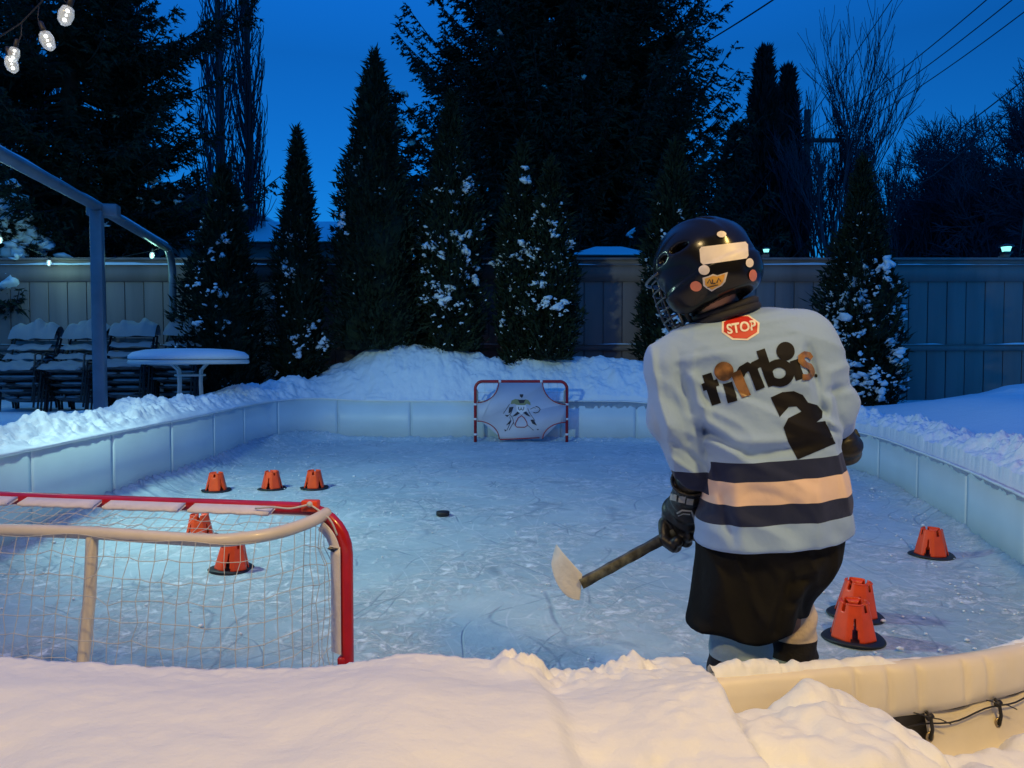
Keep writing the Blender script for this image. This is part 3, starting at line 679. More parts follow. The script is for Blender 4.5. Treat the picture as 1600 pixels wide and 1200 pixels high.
def spruce(name, x, y, z0, H, R0, label, cat, nb=300, az=None, hmin=.02, ntw=44, extra=(), twl=.5, upturn=.22, minpx=.03, group=None, snow=0, lenf=None, bushy=5, snowz=None, cone=.75, snows=1):
    t = empty(name, (x, y, z0), label, cat, group)
    m = MB(); m.tube([(x, y, z0-.2), (x, y, z0+H*.5), (x, y, z0+H)], [R0*.07, R0*.045, .02], 8); m.build('trunk', M['bark'], t, True)
    B = MB(); q = MB(); bases = []; ds = []; Ls = []; sn = []
    lst = []
    for i in range(nb):
        h = hmin+(1-hmin)*(i+rng.random())/nb; a = rng.uniform(0, 6.283)
        L_ = R0*(1-h)**cone*rng.uniform(.68, 1.08)*(lenf(h, a) if lenf else 1)+.1; lst.append((h*H, a, L_))
    lst += list(extra)
    for (hz, a, L_) in lst:
        n = 9; us = np.linspace(0, 1, n); out = np.array([math.cos(a), math.sin(a), 0]); side = np.array([-math.sin(a), math.cos(a), 0])
        bend = rng.normal(0, .08); slope = rng.uniform(-.12, .18)
        pts = np.array([np.array([x, y, z0+hz])+out*L_*u+side*bend*L_*u*u+np.array([0, 0, L_*(slope*u-.32*math.sin(u*math.pi*.9)*.5+upturn*u**3)]) for u in us])
        B.tube([tuple(p) for p in pts], list(np.linspace(.012*L_+.012, .006, n)), 4, caps=False)
        nt_ = int(ntw*(L_/R0)+6); uu = rng.uniform(.12, 1, nt_)**.8
        bp = np.stack([np.interp(uu, us, pts[:, k]) for k in range(3)], 1)
        sg = rng.choice([-1, 1], nt_)[:, None]; tl = twl*(1-.72*uu)*rng.uniform(.5, 1.1, nt_)*min(1, .45+L_/R0)
        td = norm(out*.55+side*sg*rng.uniform(.3, 1.0, (nt_, 1))+np.array([0, 0, 1])*rng.normal(-.18, .22, (nt_, 1)))
        for k in range(bushy):
            f = rng.random((nt_, 1))
            bases.append(bp+td*tl[:, None]*f); ds.append(norm(td*.9+rng.normal(0, .42, (nt_, 3))+np.array([0, 0, -.12]))); Ls.append(np.maximum(tl*.42, .09)*rng.uniform(.6, 1.2, nt_))
        if snow and rng.random() < snow and (snowz is None or snowz[0] < z0+hz < snowz[1]):
            for j in range(rng.integers(2, 6)):
                u = rng.uniform(.4, .98); sn.append([np.interp(u, us, pts[:, k])+(.07 if k == 2 else rng.normal(0, .12)) for k in range(3)])
    bs = np.concatenate(bases); dd_ = np.concatenate(ds); LL = np.concatenate(Ls)
    V, F = tris(bs, dd_, LL, LL*.12+minpx*.75); q.add(V, F)
    B.build('branches', M['bark'], t); q.build('crown', M['spruce'], t)
    if sn: clumps(np.array(sn), rng.uniform(.03, .11, len(sn))*snows, .4).build('snow', M['snow_clump'], t, True)['kind'] = 'stuff'
    return t
def D2(px, Y): return (px-800)/FPX*Y
spruce('spruce_tree', D2(885, 21), 21, 0, 18.5, 6.1, 'huge dark spruce rising behind the middle of the fence', 'spruce tree', 860, ntw=130, twl=1.0, upturn=.26, minpx=.055, bushy=8, snow=.10, cone=.62)
# left spruce with long tiers reaching right
ex = []
for (px, py, n_) in ((425, 68, 5), (395, 95, 4), (300, 150, 5), (380, 205, 3), (262, 190, 4), (318, 235, 5), (330, 262, 4), (440, 318, 4), (400, 300, 4), (262, 45, 4), (285, 280, 4), (350, 330, 3), (300, 110, 4), (250, 330, 4), (180, 340, 4), (120, 345, 4), (310, 190, 4)):
    tip = P(px, py, 14.5); L_ = tip.x-D2(120, 14.5)
    for k in range(n_): ex.append((tip.z-.05*L_+rng.normal(0, .12), rng.normal(0, .16), L_*rng.uniform(.8, 1.0)))
spruce('spruce_tree', D2(120, 14.5), 14.5, .2, 15, 3.3, 'dark tiered spruce filling the upper left corner', 'spruce tree', 420, ntw=90, twl=.62, extra=ex, hmin=.13, bushy=8, upturn=.12, minpx=.035, snow=.10, snowz=(2.5, 6), cone=.35,
       lenf=lambda h, a: .55 if math.cos(a) > .3 else 1)
spruce('spruce_tree', D2(20, 12.9)-.2, 12.95, .2, 3.45, 1.35, 'small snowy spruce over the fence at the left edge', 'spruce tree', 150, ntw=50, twl=.35, bushy=6, snow=1.0, snowz=(1.9, 5), cone=.5, snows=1.9)
spruce('spruce_tree', D2(620, 19), 19, 0, 7.6, 2.3, 'smaller dark spruce between the tallest cedar and the huge spruce', 'spruce tree', 160, ntw=60, twl=.5, bushy=6, minpx=.05, snow=.1)
spruce('spruce_tree', D2(1045, 20), 20, 0, 7.2, 2.9, 'dark spruce behind the cedar hidden by the helmet', 'spruce tree', 170, ntw=60, twl=.5, bushy=6, minpx=.05, snow=.05)
M['far_conifer'] = mat('far_conifer', (.016, .024, .026), .9, spec=.1)
def column_conifer(px, topy, hw, Y, label):
    b = P(px, 500, Y); top = P(px, topy, Y).z; Rr = hw*Y/FPX; t = empty('juniper_tree', (b.x, Y, 0), label, 'conifer', 'tall dark conifers beyond the fence')
    m = MB(); m.tube([(b.x, Y, 0), (b.x, Y, top*.8)], [.15, .05], 6); m.build('trunk', M['bark'], t)
    n = 15000; hh = rng.random(n); a = rng.uniform(0, 6.283, n); r0 = Rr*np.clip((1-hh)*2.0, 0, 1)**.8; r = r0*(1+.5*fbm(a*1.2+px, hh*8, 3, 3))*rng.uniform(.4, 1.05, n)
    base = np.stack([b.x+r*np.cos(a), Y+r*np.sin(a), hh*top], 1); d = norm(np.stack([np.cos(a)*.4, np.sin(a)*.4, np.ones(n)], 1)+rng.normal(0, .3, (n, 3)))
    V, F = sprays(base, d, rng.uniform(.2, .5, n), rng.uniform(.06, .12, n)); q = MB(); q.add(V, F)
    q.build('crown', M['far_conifer'], t)
column_conifer(1190, 85, 46, 26, 'taller pointed dark conifer beyond the fence, right of the huge spruce')
column_conifer(1226, 115, 30, 27, 'thinner dark conifer just left of the utility pole')
column_conifer(1150, 205, 50, 27, 'shorter dark conifer against the right side of the huge spruce')

M['twig'] = mat('bare_twigs', (.035, .05, .07), .9, spec=.1)
def bare_tree(px, Y, H, label, spread=.6, depth=6, seed=1, upright=.2, name='bare_tree', group='bare trees beyond the fence', rmin=.014, kids=(2, 4), base=0, r0=None, first=.22, stems=1, shrink=.74):
    rg = random.Random(seed); x = D2(px, Y); t = empty(name, (x, Y, base), label, 'bare tree', group)
    trunk = MB(); tw = MB()
    def grow(p, d, L_, r, lev):
        n = 4; pts = [p]; dd_ = d.copy()
        for i in range(n-1):
            dd_ = (dd_+Vector((rg.gauss(0, .12), rg.gauss(0, .12), rg.gauss(0, .07)+upright*.25))).normalized(); pts.append(pts[-1]+dd_*L_/(n-1))
        (trunk if lev == 0 else tw).tube(pts, [r, r*.88, r*.76, max(r*.62, rmin*.7)], 6 if lev < 2 else 3, caps=False)
        if lev >= depth: return
        for k in range(rg.randint(*kids)):
            f = rg.uniform(.35, 1) if lev else rg.uniform(.3, 1); i = min(int(f*(n-1)), n-2); q = pts[i].lerp(pts[i+1], f*(n-1)-i)
            ax = Vector((rg.gauss(0, 1), rg.gauss(0, 1), rg.gauss(0, 1))).cross(dd_)
            nd = (dd_+ax.normalized()*spread*rg.uniform(.5, 1.4)+Vector((0, 0, upright))).normalized(); grow(q, nd, L_*shrink*rg.uniform(.75, 1.1), max(r*.6, rmin), lev+1)
        grow(pts[-1], dd_, L_*shrink, max(r*.62, rmin), lev+1)
    for s_ in range(stems):
        grow(Vector((x+rg.gauss(0, .15)*(stems > 1), Y, base)), Vector((rg.gauss(0, .05)+.12*(stems > 1)*rg.gauss(0, 1), 0, 1)).normalized(), H*first, r0 or H*.014, 0)
    trunk.build('trunk', M['bark'], t, True); tw.build('branches', M['twig'], t)
    return t
bare_tree(1350, 24, 12.8, 'bare upright tree behind the snow loaded cedar', .34, 6, 5, .26, kids=(2, 3), rmin=.009, first=.25, shrink=.77, r0=.11)
bare_tree(1272, 25, 12.5, 'thin bare tree just right of the utility pole', .36, 7, 8, .25, kids=(2, 2), rmin=.010)
bare_tree(1415, 26, 12, 'slender bare tree between the cedar and the wide crowns', .42, 7, 15, .2, kids=(2, 2), rmin=.010)
bare_tree(1530, 27, 14, 'wide bare crown at the right edge of the yard view', .75, 8, 12, .05, kids=(2, 3), rmin=.012, first=.20, r0=.24, shrink=.77)
bare_tree(1610, 25, 15.5, 'large bare tree cut off by the right edge', .7, 8, 21, .08, kids=(2, 3), rmin=.012, first=.20, r0=.24, shrink=.76)
bare_tree(1460, 30, 11.5, 'low spreading bare tree between the cedar and the right edge', .8, 8, 33, .03, kids=(2, 3), rmin=.013, first=.20, r0=.2, shrink=.77)
bare_tree(520, 30, 5.6, 'tiny bare tree far off between two cedars', .6, 5, 41, .1, rmin=.014)
def poplar(px, Y, H, seed, label, w=1.0):
    rg = random.Random(seed); x = D2(px, Y); t = empty('poplar_tree', (x, Y, 0), label, 'poplar', 'bare columnar poplars behind the left spruce')
    m = MB(); m.tube([(x, Y, 0), (x+.1, Y, H*.5), (x, Y, H)], [.22, .13, .02], 7); m.build('trunk', M['bark'], t, True); q = MB()
    for i in range(150):
        z = rg.uniform(.08, .9)*H; a = rg.uniform(0, 6.28); L_ = rg.uniform(1.5, 4.5)*(1.1-z/H)+.4
        o_ = Vector((math.cos(a), math.sin(a), 0)); pts = [Vector((x, Y, z))+o_*w*(1-math.exp(-u*2.2))*rg.uniform(.85, 1.0)*min(1, L_/3)+Vector((0, 0, L_*u)) for u in (0, .2, .45, .7, 1)]
        q.tube(pts, [.035, .028, .022, .017, .012], 3, caps=False)
        for j in range(6):
            f = rg.uniform(.2, 1); k = min(int(f*4), 3); p = pts[k].lerp(pts[k+1], f*4-k); e = p+Vector((rg.gauss(0, .15), rg.gauss(0, .15), rg.uniform(.3, .9))); q.tube([p, (p+e)/2+o_*.05, e], [.014, .012, .009], 3, caps=False)
    q.build('branches', M['twig'], t)
poplar(345, 24, 17, 3, 'bare poplar with tall vertical stems right of the left spruce', .75)
poplar(390, 25, 16, 4, 'outermost bare poplar against the blue sky', .7)
poplar(210, 26, 18, 5, 'bare poplar seen above the left spruce', .9)
poplar(60, 25, 15, 6, 'bare poplar behind the left spruce, near the string lights', .9)
poplar(110, 27, 12, 9, 'bare poplar low behind the metal frame', .9)

# utility pole and wires
pole = empty('utility_pole', (D2(1256, 28), 28, 0), 'wooden utility pole with one crossarm beyond the fence', 'utility pole')
px_ = D2(1256, 28); pt = P(1256, 172, 28).z; ct = P(1256, 221, 28).z
M['pole_wood'] = mat('pole_wood', (.05, .045, .04), .9, var=.2, vscale=6)
m = MB(); m.tube([(px_, 28, 0), (px_, 28, pt)], [.17, .12], 10); m.build('post', M['pole_wood'], pole, True)
m = MB(); m.box((px_+.45, 27.86, ct), (1.35, .11, .13)); m.build('crossarm', M['pole_wood'], pole)
for dx in (-.1, .4, 1.0):
    m = MB(); m.lathe([(.03, .065), (.05, .1), (.03, .14), (.045, .17), (.02, .2)], (px_+dx, 27.86, ct), 8); m.build('insulator', M['dark_metal'], pole)
def wire(a, b, sag, label, r=.011, name='power_line'):
    a = Vector(a); b = Vector(b); pts = [a.lerp(b, u)-Vector((0, 0, sag*4*u*(1-u))) for u in np.linspace(0, 1, 24)]
    m = MB(); m.tube(pts, r, 5); o = m.build(name, M['dark_metal']); tag(o, label, 'power line', 'overhead power lines'); return o
wire((px_-.1, 27.86, ct+.2), P(1655, -100, 12), .25, 'upper of the three parallel wires running to the top right corner', .012)
wire((px_+.4, 27.86, ct+.2), P(1690, -90, 12), .25, 'middle of the three parallel wires running to the top right corner', .012)
wire((px_+1.0, 27.86, ct+.2), P(1740, -90, 12), .25, 'lower of the three parallel wires running to the top right corner', .012)
wire(P(1140, 350, 26), P(1400, -10, 20), .15, 'thin wire rising steeply behind the dark conifers to the sky', .012)
wire(P(1075, 82, 19), P(1230, -15, 14), .03, 'wire leaving the huge spruce toward the top of the sky', .016)
wire(P(1330, 300, 30), P(1640, 92, 14), .3, 'sagging wire crossing the bare trees at the right', .014)
wire(P(1365, 330, 30), P(1640, 115, 14), .3, 'lower sagging wire crossing the bare trees at the right', .016)
wire(P(1592, 405, 14), P(1625, 150, 14), .0, 'near vertical wire by the right edge above the fence', .012)

# ------------------------------------------------------------------ metal shelter frame at the left
A = P(-60, 165, 4.7); zb = P(156, 322, 8.15).z
p0 = Vector((D2(-10, 4.9)-.35, 4.2, zb)); p1 = Vector((D2(156, 8.15), 8.15, zb)); p2 = Vector((D2(272, 11.5), 11.5, zb-.02))
fr = empty('shelter_frame', (p1.x, p1.y, .5), 'grey metal shelter frame with sloping beam and two posts', 'shelter frame')
m = MB(); dirb = (p2-p1).normalized()
pts = [p0, p1.lerp(p0, .5)] + [p1] + [p1.lerp(p2, .5)] + [p2-dirb*.35+Vector((0, 0, 0))]
for a in np.linspace(0, math.pi/2, 7): pts.append(p2-dirb*.35+dirb*.35*math.sin(a)+Vector((0, 0, -.35*(1-math.cos(a)))))
pts.append(Vector((p2.x, p2.y, .4)))
m.tube([tuple(p) for p in pts], .055, 10); m.build('beam', M['frame_metal'], fr, True)
m = MB(); rot = Matrix.Rotation(math.atan2(dirb.y, dirb.x), 3, 'Z'); m.box((p1.x, p1.y, (zb+.4)/2-.05), (.115, .115, zb-.4), rot, bev=.008); m.build('post', M['frame_metal'], fr)
m = MB(); m.box((p1.x+.02, p1.y+.1, zb-.03), (.16, .30, .13), rot, bev=.01); m.build('bracket', M['frame_metal'], fr)
n = 60; V = []
for i in range(n):
    c = p0.lerp(p2-dirb*.4, i/(n-1)); h = .04+.02*vnoise(np.array([i*.3]), np.array([0.]), 2)[0]
    for (a, z) in ((-.045, .04), (-.03, .05+h*.6), (0, .052+h), (.03, .05+h*.6), (.045, .04)): V.append((c.x+a, c.y, c.z+z))
mk('beam_snow', V, gridfaces(n, 5), M['snow_clump'], fr, smooth=True)

# ------------------------------------------------------------------ patio table
tx, ty = D2(297, 9.5), 9.5; tz = P(297, 566, 9.5).z
tb = empty('patio_table', (tx, ty, gz(tx, ty)), 'round white patio table under a thick cap of snow', 'patio table')
M['table_white'] = mat('table_white', (.62, .64, .62), .4)
m = MB(); m.lathe([(.60, tz-.02), (.69, tz-.018), (.70, tz), (.69, tz+.03), (.6, tz+.034)], (tx, ty, 0), 48); m.build('table_top', M['table_white'], tb, True)
for k in range(4):
    a = math.pi/4+k*math.pi/2+.3; m = MB(); pts = [(tx+.20*math.cos(a), ty+.20*math.sin(a), .3), (tx+.17*math.cos(a), ty+.17*math.sin(a), tz-.25), (tx+.18*math.cos(a), ty+.18*math.sin(a), tz-.1), (tx+.28*math.cos(a), ty+.28*math.sin(a), tz-.015)]
    m.tube(pts, .014, 8); m.build('leg', M['table_white'], tb, True)
m = MB(); m.tube([(tx+.17*math.cos(a), ty+.17*math.sin(a), tz-.16) for a in np.linspace(0, 2*math.pi, 17)[:-1]], .014, 6, closed=True); m.build('leg_ring', M['table_white'], tb, True)
m = MB(); m.lathe([(.66, tz+.036), (.695, tz+.05), (.69, tz+.085), (.64, tz+.125), (.5, tz+.155), (.25, tz+.17), (.02, tz+.172)], (tx, ty, 0), 48)
o = m.build('table_snow', M['snow_clump'], None, True); tag(o, 'thick round snow cap lying on the white patio table', 'snow')

# ------------------------------------------------------------------ stacked chairs
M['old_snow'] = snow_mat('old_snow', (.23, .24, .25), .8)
M['sling'] = mat('sling_fabric', (.17, .135, .125), .75, col2=(.34, .32, .33), vscale=7, bump=.2, bscale=30, stretch=(1, 1, 3))
def chair_mesh():
    """one sling chair in local coordinates, facing -Y; returns parts"""
    parts = {}
    m = MB(); n = 14; ys = np.linspace(-.26, .20, n); rows = []
    for side in (-.26, -.13, 0, .13, .26):
        rows.append([(side, y, .40-.05*math.sin((y+.26)/.46*math.pi*.9)-.012*math.cos(side/.26*1.5)+.02) for y in ys])
    V = np.array(rows).reshape(-1, 3); F = gridfaces(5, n); m.add(V, F); V2 = V.copy(); V2[:, 2] -= .012; m.add(V2, F[:, ::-1]); parts['seat'] = (m, 'sling')
    m = MB()
    for j in range(6):
        z = .45+j*.085; y = .21+(z-.4)*.34
        m.box((0, y, z+.02), (.53, .012, .062), Matrix.Rotation(-.32, 3, 'X'), bev=.004)
    parts['backrest'] = (m, 'sling')
    m = MB()
    for s in (-1, 1):
        x = s*.285
        m.tube([(x, -.30, 0), (x, -.27, .25), (x, -.24, .60), (x, -.18, .63), (x, .05, .62), (x, .27, .58)], .013, 6)
        m.tube([(x, .30, 0), (x, .22, .30), (x, .21, .42), (x, .30, .70), (x, .41, .97)], .014, 6)
        m.tube([(x, -.27, .40), (x, .22, .40)], .012, 6)
    m.tube([(-.285, .41, .97), (.285, .41, .97)], .014, 6); m.tube([(-.285, -.265, .405), (.285, -.265, .405)], .013, 6)
    parts['frame'] = (m, 'dark_metal')
    return parts
proto = None; ordn = ['bottom', 'second from the bottom', 'middle', 'second from the top', 'top']
stacks = [(48, 10.5, 'leftmost', .10), (128, 10.6, 'second from left', -.06), (206, 10.7, 'third from left', .18), (288, 10.9, 'rightmost', .05)]
for si, (px, Y, nm, rz) in enumerate(stacks):
    x = D2(px, Y); z = min(gz(x, Y-.3), .5)-.24
    for k in range(5):
        if proto is None:
            root = empty('patio_chair', (0, 0, 0)); proto = root; pch = []
            for pn, (mb, mt) in chair_mesh().items(): pch.append(mb.build(pn, M[mt], root))
            c = root
        else:
            c = proto.copy(); C.objects.link(c)
            for ch in pch: cc = ch.copy(); C.objects.link(cc); cc.parent = c
        c.location = (x+rng.normal(0, .008), Y-.055*k, z+.095*k); c.rotation_euler = (R(-4), 0, rz+rng.normal(0, .02))
        tag(c, f'brown strap patio chair, {ordn[k]} of the {nm} stack', 'chair', 'stacked patio chairs by the left fence')
        # snow lying on the exposed seat edge
    cz, sz_ = math.cos(rz), math.sin(rz)
    def sheetpath(path, wd, th, nm_, lab):
        n1 = 26; rows = []
        for i in range(n1):
            a = (i/(n1-1)-.5)*wd; ed = 1-abs(2*i/(n1-1)-1)**5
            for j, (dy, dz, q) in enumerate(path):
                h = th*q*ed*(1+1.5*vnoise(np.array([i*.28+si*7]), np.array([j*.7]), 2)[0]); sg = .03*vnoise(np.array([i*.2+si*3]), np.array([j*.3]), 6)[0]
                rows.append((x+a*cz-dy*sz_, Y+a*sz_+dy*cz-h*.3, z+dz+h+sg))
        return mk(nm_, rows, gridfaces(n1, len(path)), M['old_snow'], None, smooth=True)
    for (y0, z0_, q_) in ((-.56, .815, .8), (-.40, .85, .7), (-.20, .95, .6), (-.07, 1.08, .5)):
        o = sheetpath([(y0, z0_-.01, 0), (y0+.02, z0_+.005, q_), (y0+.06, z0_+.02, q_*1.1), (y0+.10, z0_+.05, q_), (y0+.125, z0_+.06, 0)], .53, .022, 'snow_strip', '')
        tag(o, f'snow strips on the top seat of the {nm} chair stack', 'snow', f'snow strips on the {nm} chair stack')
    o = sheetpath([(.02, 1.22, 0), (.05, 1.27, .5), (.10, 1.33, 1), (.15, 1.37, 1.2), (.22, 1.39, 1.2), (.28, 1.38, .8), (.33, 1.33, .2), (.33, 1.25, 0)], .60, .055, 'snow_drape', '')
    tag(o, f'crusty snow draped over the top backrest of the {nm} chair stack', 'snow', 'snow on the stacked chairs')
    # small ledges of snow on the strap edges in front
    m = MB(); xs = np.linspace(-.27, .27, 16)
    for k in range(5):
        zz = z+.42+.095*k; y0 = Y-.30-.055*k+.02
        for a in range(3):
            sg = rng.uniform(.05, .16); cx = rng.uniform(-.2, .2)
            V = ICV2*np.array([sg, .03, .018]); V = V+np.array([x+cx, y0, zz+.012]); m.add(V, ICF2)
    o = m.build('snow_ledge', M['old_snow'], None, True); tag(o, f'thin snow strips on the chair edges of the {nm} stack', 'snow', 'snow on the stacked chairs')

# ------------------------------------------------------------------ string lights
M['bulb_glass'] = mat('bulb_glass', (.8, .85, .85), .15)
nb_ = M['bulb_glass'].node_tree; bs_ = nb_.nodes['Principled BSDF']
bs_.inputs['Emission Color'].default_value = (.9, .97, 1, 1); bs_.inputs['Emission Strength'].default_value = .10; bs_.inputs['Alpha'].default_value = .42
M['filament'] = mat('filament', (1, 1, 1), .5, emit=(.95, 1, .97), estr=4)
def bulb(t, p, s, tilt):
    d = Matrix.Rotation(tilt, 3, 'Y')
    m = MB(); m.lathe([(.004*s, 0), (.012*s, -.003*s), (.0165*s, -.018*s), (.0135*s, -.035*s), (.005*s, -.043*s)], (0, 0, 0), 7)
    V = np.concatenate(m.v) @ np.array(d).T + np.array(p); m.v = [V]; b = m.build('bulb', M['bulb_glass'], t)
    m = MB()
    for zz, rr in ((-.010, .0045), (-.020, .003), (-.031, .0048)):
        m.add((ICV*rr*s+np.array([0, 0, zz*s])) @ np.array(d).T+np.array(p), ICF)
    o = mk('filament', np.concatenate(m.v), [np.concatenate(a) for a in m.f.values()], M['filament'], b)
    m = MB(); m.lathe([(.006*s, 0), (.007*s, .006*s), (.006*s, .022*s), (.002*s, .026*s)], (0, 0, 0), 8); V = np.concatenate(m.v) @ np.array(d).T+np.array(p); m.v = [V]; m.build('socket', M['black_rubber'], t)
YB = 2.3
sl = empty('string_light', P(65, 28, YB), 'clear white bulbs hanging from a wire at the upper left corner', 'string lights')
m = MB(); pts = [P(-60, 84, YB+.1), P(0, 57, YB), P(32, 37, YB), P(64, 4, YB), P(85, -25, YB-.05)]; m.tube(pts, .0022, 6)
for a in ([P(34, 36, YB), P(33, 55, YB), P(26, 70, YB)], [P(61, 8, YB), P(59, 28, YB), P(63, 44, YB), P(68, 50, YB)], [P(85, -25, YB), P(100, 0, YB), P(108, 10, YB)], [P(34, 55, YB), P(22, 80, YB), P(17, 87, YB)]): m.tube(a, .0014, 5)
m.build('wire', M['black_rubber'], sl)
for (px, py, tl, s) in ((108, 10, -.35, 1.35), (69, 50, .35, 1.3), (24, 74, -.25, 1.0), (15, 88, .25, 1.15)): bulb(sl, P(px, py, YB), s, -tl)
lamp('string_bulbs_light', 'POINT', P(60, 60, 2.6), .5, (.85, .95, 1.0), .05)
YF = 12.1
s2_ = empty('string_light', P(77, 400, YF), 'tiny glowing bulbs on a wire along the left fence', 'string lights')
m = MB(); m.tube([P(-40, 360, 10.5), P(0, 369, 11), P(77, 402, YF), P(130, 404, YF), P(170, 405, YF), P(238, 392, 11.6), P(268, 380, 11.4)], .005, 5)
m.tube([P(268, 395, 11.4), P(300, 430, 12.1), P(330, 455, 12.1)], .003, 4); m.build('wire', M['black_rubber'], s2_)
for px, py, Y in ((0, 370, 11), (77, 406, YF), (238, 394, 11.6)): bulb(s2_, P(px, py, Y), 2.3, .1)
for i, (px, py, Y) in enumerate(((77, 414, 12.0), (238, 402, 11.6), (0, 378, 11))): lamp('fence_bulb_light', 'POINT', P(px, py, Y-.15), 4.5, (.40, 1.0, .80), .06)
lamp('patio_string_light', 'POINT', (-6.3, 9.2, 2.9), 22, (.55, 1.0, .92), .2)

# ------------------------------------------------------------------ training cones
def cone_parts():
    n, k = 96, 22; Hc = .152; V = []; ths = np.linspace(0, 2*math.pi, n, endpoint=False); zs = np.linspace(0, Hc, k)
    for z in zs:
        r = .094-.036*(z/Hc)
        for th in ths:
            o8 = math.cos(math.pi/8)/math.cos(((th+math.pi/8) % (math.pi/4))-math.pi/8)
            rr = r*(.35+.65*o8)
            V.append((rr*math.cos(th), rr*math.sin(th), z))
    F = []
    for i in range(k-1):
        zc = (i+.5)/(k-1)
        for j in range(n):
            th = (j+.5)/n*4 % 1.0; d = abs(th-.5)          # four openings
            if zc < .62 and d < .105*(1-zc/.66)+.012: continue
            if zc > .76 and min(th, 1-th) < .085: continue
            F.append([i*n+j, i*n+(j+1) % n, (i+1)*n+(j+1) % n, (i+1)*n+j])
    m = MB(); m.add(V, np.array(F))
    # inward folded top flaps between the notches
    for q in range(4):
        c = (q+.5)*math.pi/2; a = np.linspace(c-.55, c+.55, 7); r1 = .058; r2 = .030
        W = [(r1*math.cos(t_), r1*math.sin(t_), Hc-.001) for t_ in a]+[(r2*math.cos(t_), r2*math.sin(t_), Hc-.022) for t_ in a]
        m.add(W, [[i, i+1, 8+i, 7+i] for i in range(6)])
    b = MB(); b.lathe([(.075, .002), (.124, 0), (.128, .006), (.122, .012), (.075, .012)], (0, 0, 0), 40)
    V = np.concatenate(b.v); a = np.arctan2(V[:, 1], V[:, 0]); rr = np.hypot(V[:, 0], V[:, 1]); V[:, 2] += .006*np.sin(2*a+.5)*np.clip((rr-.08)/.04, 0, 1); b.v = [V]
    return m, b
cm, cb = cone_parts()
body0 = cm.build('cone_body', M['orange_plastic']); sm = body0.modifiers.new('thick', 'SOLIDIFY'); sm.thickness = .005
for v in body0.data.vertices: v.co.z += .012
base0 = cb.build('base', M['black_rubber'], None, True)
spots = [(1333, 998, 'nearest orange training cone, in front of its twin right of the skater', .45), (1337, 962, 'orange training cone just behind the nearest one, right of the skater', .5), (1455, 868, 'lone orange training cone near the right boards', .05),
         (338, 767, 'left cone of the row of three orange cones by the left boards', .15), (425, 764, 'middle cone of the row of three orange cones', .7), (491, 763, 'right cone of the row of three orange cones', .1),
         (362, 890, 'orange training cone seen through the near goal net', .85), (312, 842, 'orange training cone hidden behind the near goal crossbar', .3)]
for i, (px, py, lab, rz) in enumerate(spots):
    g = G(px, py); c = empty('training_cone', g, lab, 'training cone', 'orange training cones on the ice', rz)
    for src in (body0, base0):
        o = src if i == 0 else src.copy()
        if i: C.objects.link(o)
        o.parent = c
    if i in (1, 6): c.rotation_euler = (R(2), R(3), rz)

# puck
g = G(692, 806); m = MB(); m.lathe([(.045, 0), (.049, .002), (.050, .008), (.050, .022), (.049, .028), (.045, .030)], (g.x, g.y, .004), 36)
o = m.build('puck', M['black_rubber']); tag(o, 'black hockey puck lying alone on the ice', 'puck')
bpy.context.view_layer.update()

# ------------------------------------------------------------------ near goal
def arc(c, r, a0, a1, ux, uz, n=8): return [Vector(c)+ux*r*math.cos(a)+uz*r*math.sin(a) for a in np.linspace(a0, a1, n)]
GR = Vector((D2(539, 2.24), 2.24, 0)); GL = Vector((-1.80, 2.47, 0)); GH = .745; up = Vector((0, 0, 1))
ud = (GR-GL).normalized(); gback = Vector((ud.y, -ud.x, 0))   # towards the camera
gl = empty('hockey_goal', (GL+GR)/2, 'red hockey goal seen from behind with white net and padding strips', 'hockey goal')
rc_ = .13
front = [GR+up*.02]+[GR+up*(GH-rc_-.3)]+arc(GR-ud*rc_+up*(GH-rc_), rc_, 0, math.pi/2, ud, up)+arc(GL+ud*rc_+up*(GH-rc_), rc_, math.pi/2, math.pi, ud, up)+[GL+up*.02]
m = MB(); m.tube([tuple(p) for p in front], .0195, 16); m.build('front_frame', M['red_paint'], gl, True)
# back hoop: leaves the crossbar corners and sweeps back
bd = .27
hA = GR-ud*.05+up*(GH-.012); hB = GL+ud*.05+up*(GH-.012)
bz = GH-.03
cR = GR-ud*.22+gback*bd; cL = GL+ud*.22+gback*bd
hoop = [GR-ud*.06+up*(GH-.01), GR-ud*.075+gback*.08+up*(bz+.01), GR-ud*.12+gback*(bd-.10)+up*bz, GR-ud*.19+gback*(bd-.03)+up*(bz-.004), GR-ud*.30+gback*bd+up*(bz-.006)]
hoopL = [2*(GL+GR)/2 - p for p in hoop]
def mirror(p):
    c = (GL+GR)/2; d = p-c; a = d.dot(ud); return p-ud*2*a
hoopf = hoop+[(GL+GR)/2+gback*bd+up*(bz)]+[mirror(p) for p in hoop[::-1]]
def smooth_path(pts, n=8):
    out = []; pts = [Vector(p) for p in pts]
    for i in range(len(pts)-1):
        p0, p1, p2, p3 = pts[max(i-1, 0)], pts[i], pts[i+1], pts[min(i+2, len(pts)-1)]
        for k in range(n):
            t = k/n; out.append(.5*((2*p1)+(p2-p0)*t+(2*p0-5*p1+4*p2-p3)*t*t+(3*p1-p0-3*p2+p3)*t**3))
    return out+[pts[-1]]
hp = smooth_path(hoopf, 8)
m = MB(); m.tube([tuple(p) for p in hp], .0175, 14); m.build('back_hoop', M['white_tube'], gl, True)
spc = (GL+GR)/2+gback*bd+up*bz; spc = GL+ud*(ud.dot(P(148, 830, 2.09)-GL))+gback*bd+up*bz
m = MB(); m.tube([tuple(p) for p in smooth_path([spc, spc-up*.2+gback*.02, spc-up*.4+gback*.06, spc-up*.58+gback*.12, spc-up*(bz-.02)+gback*.13], 5)], .016, 12); m.build('back_post', M['white_tube'], gl, True)
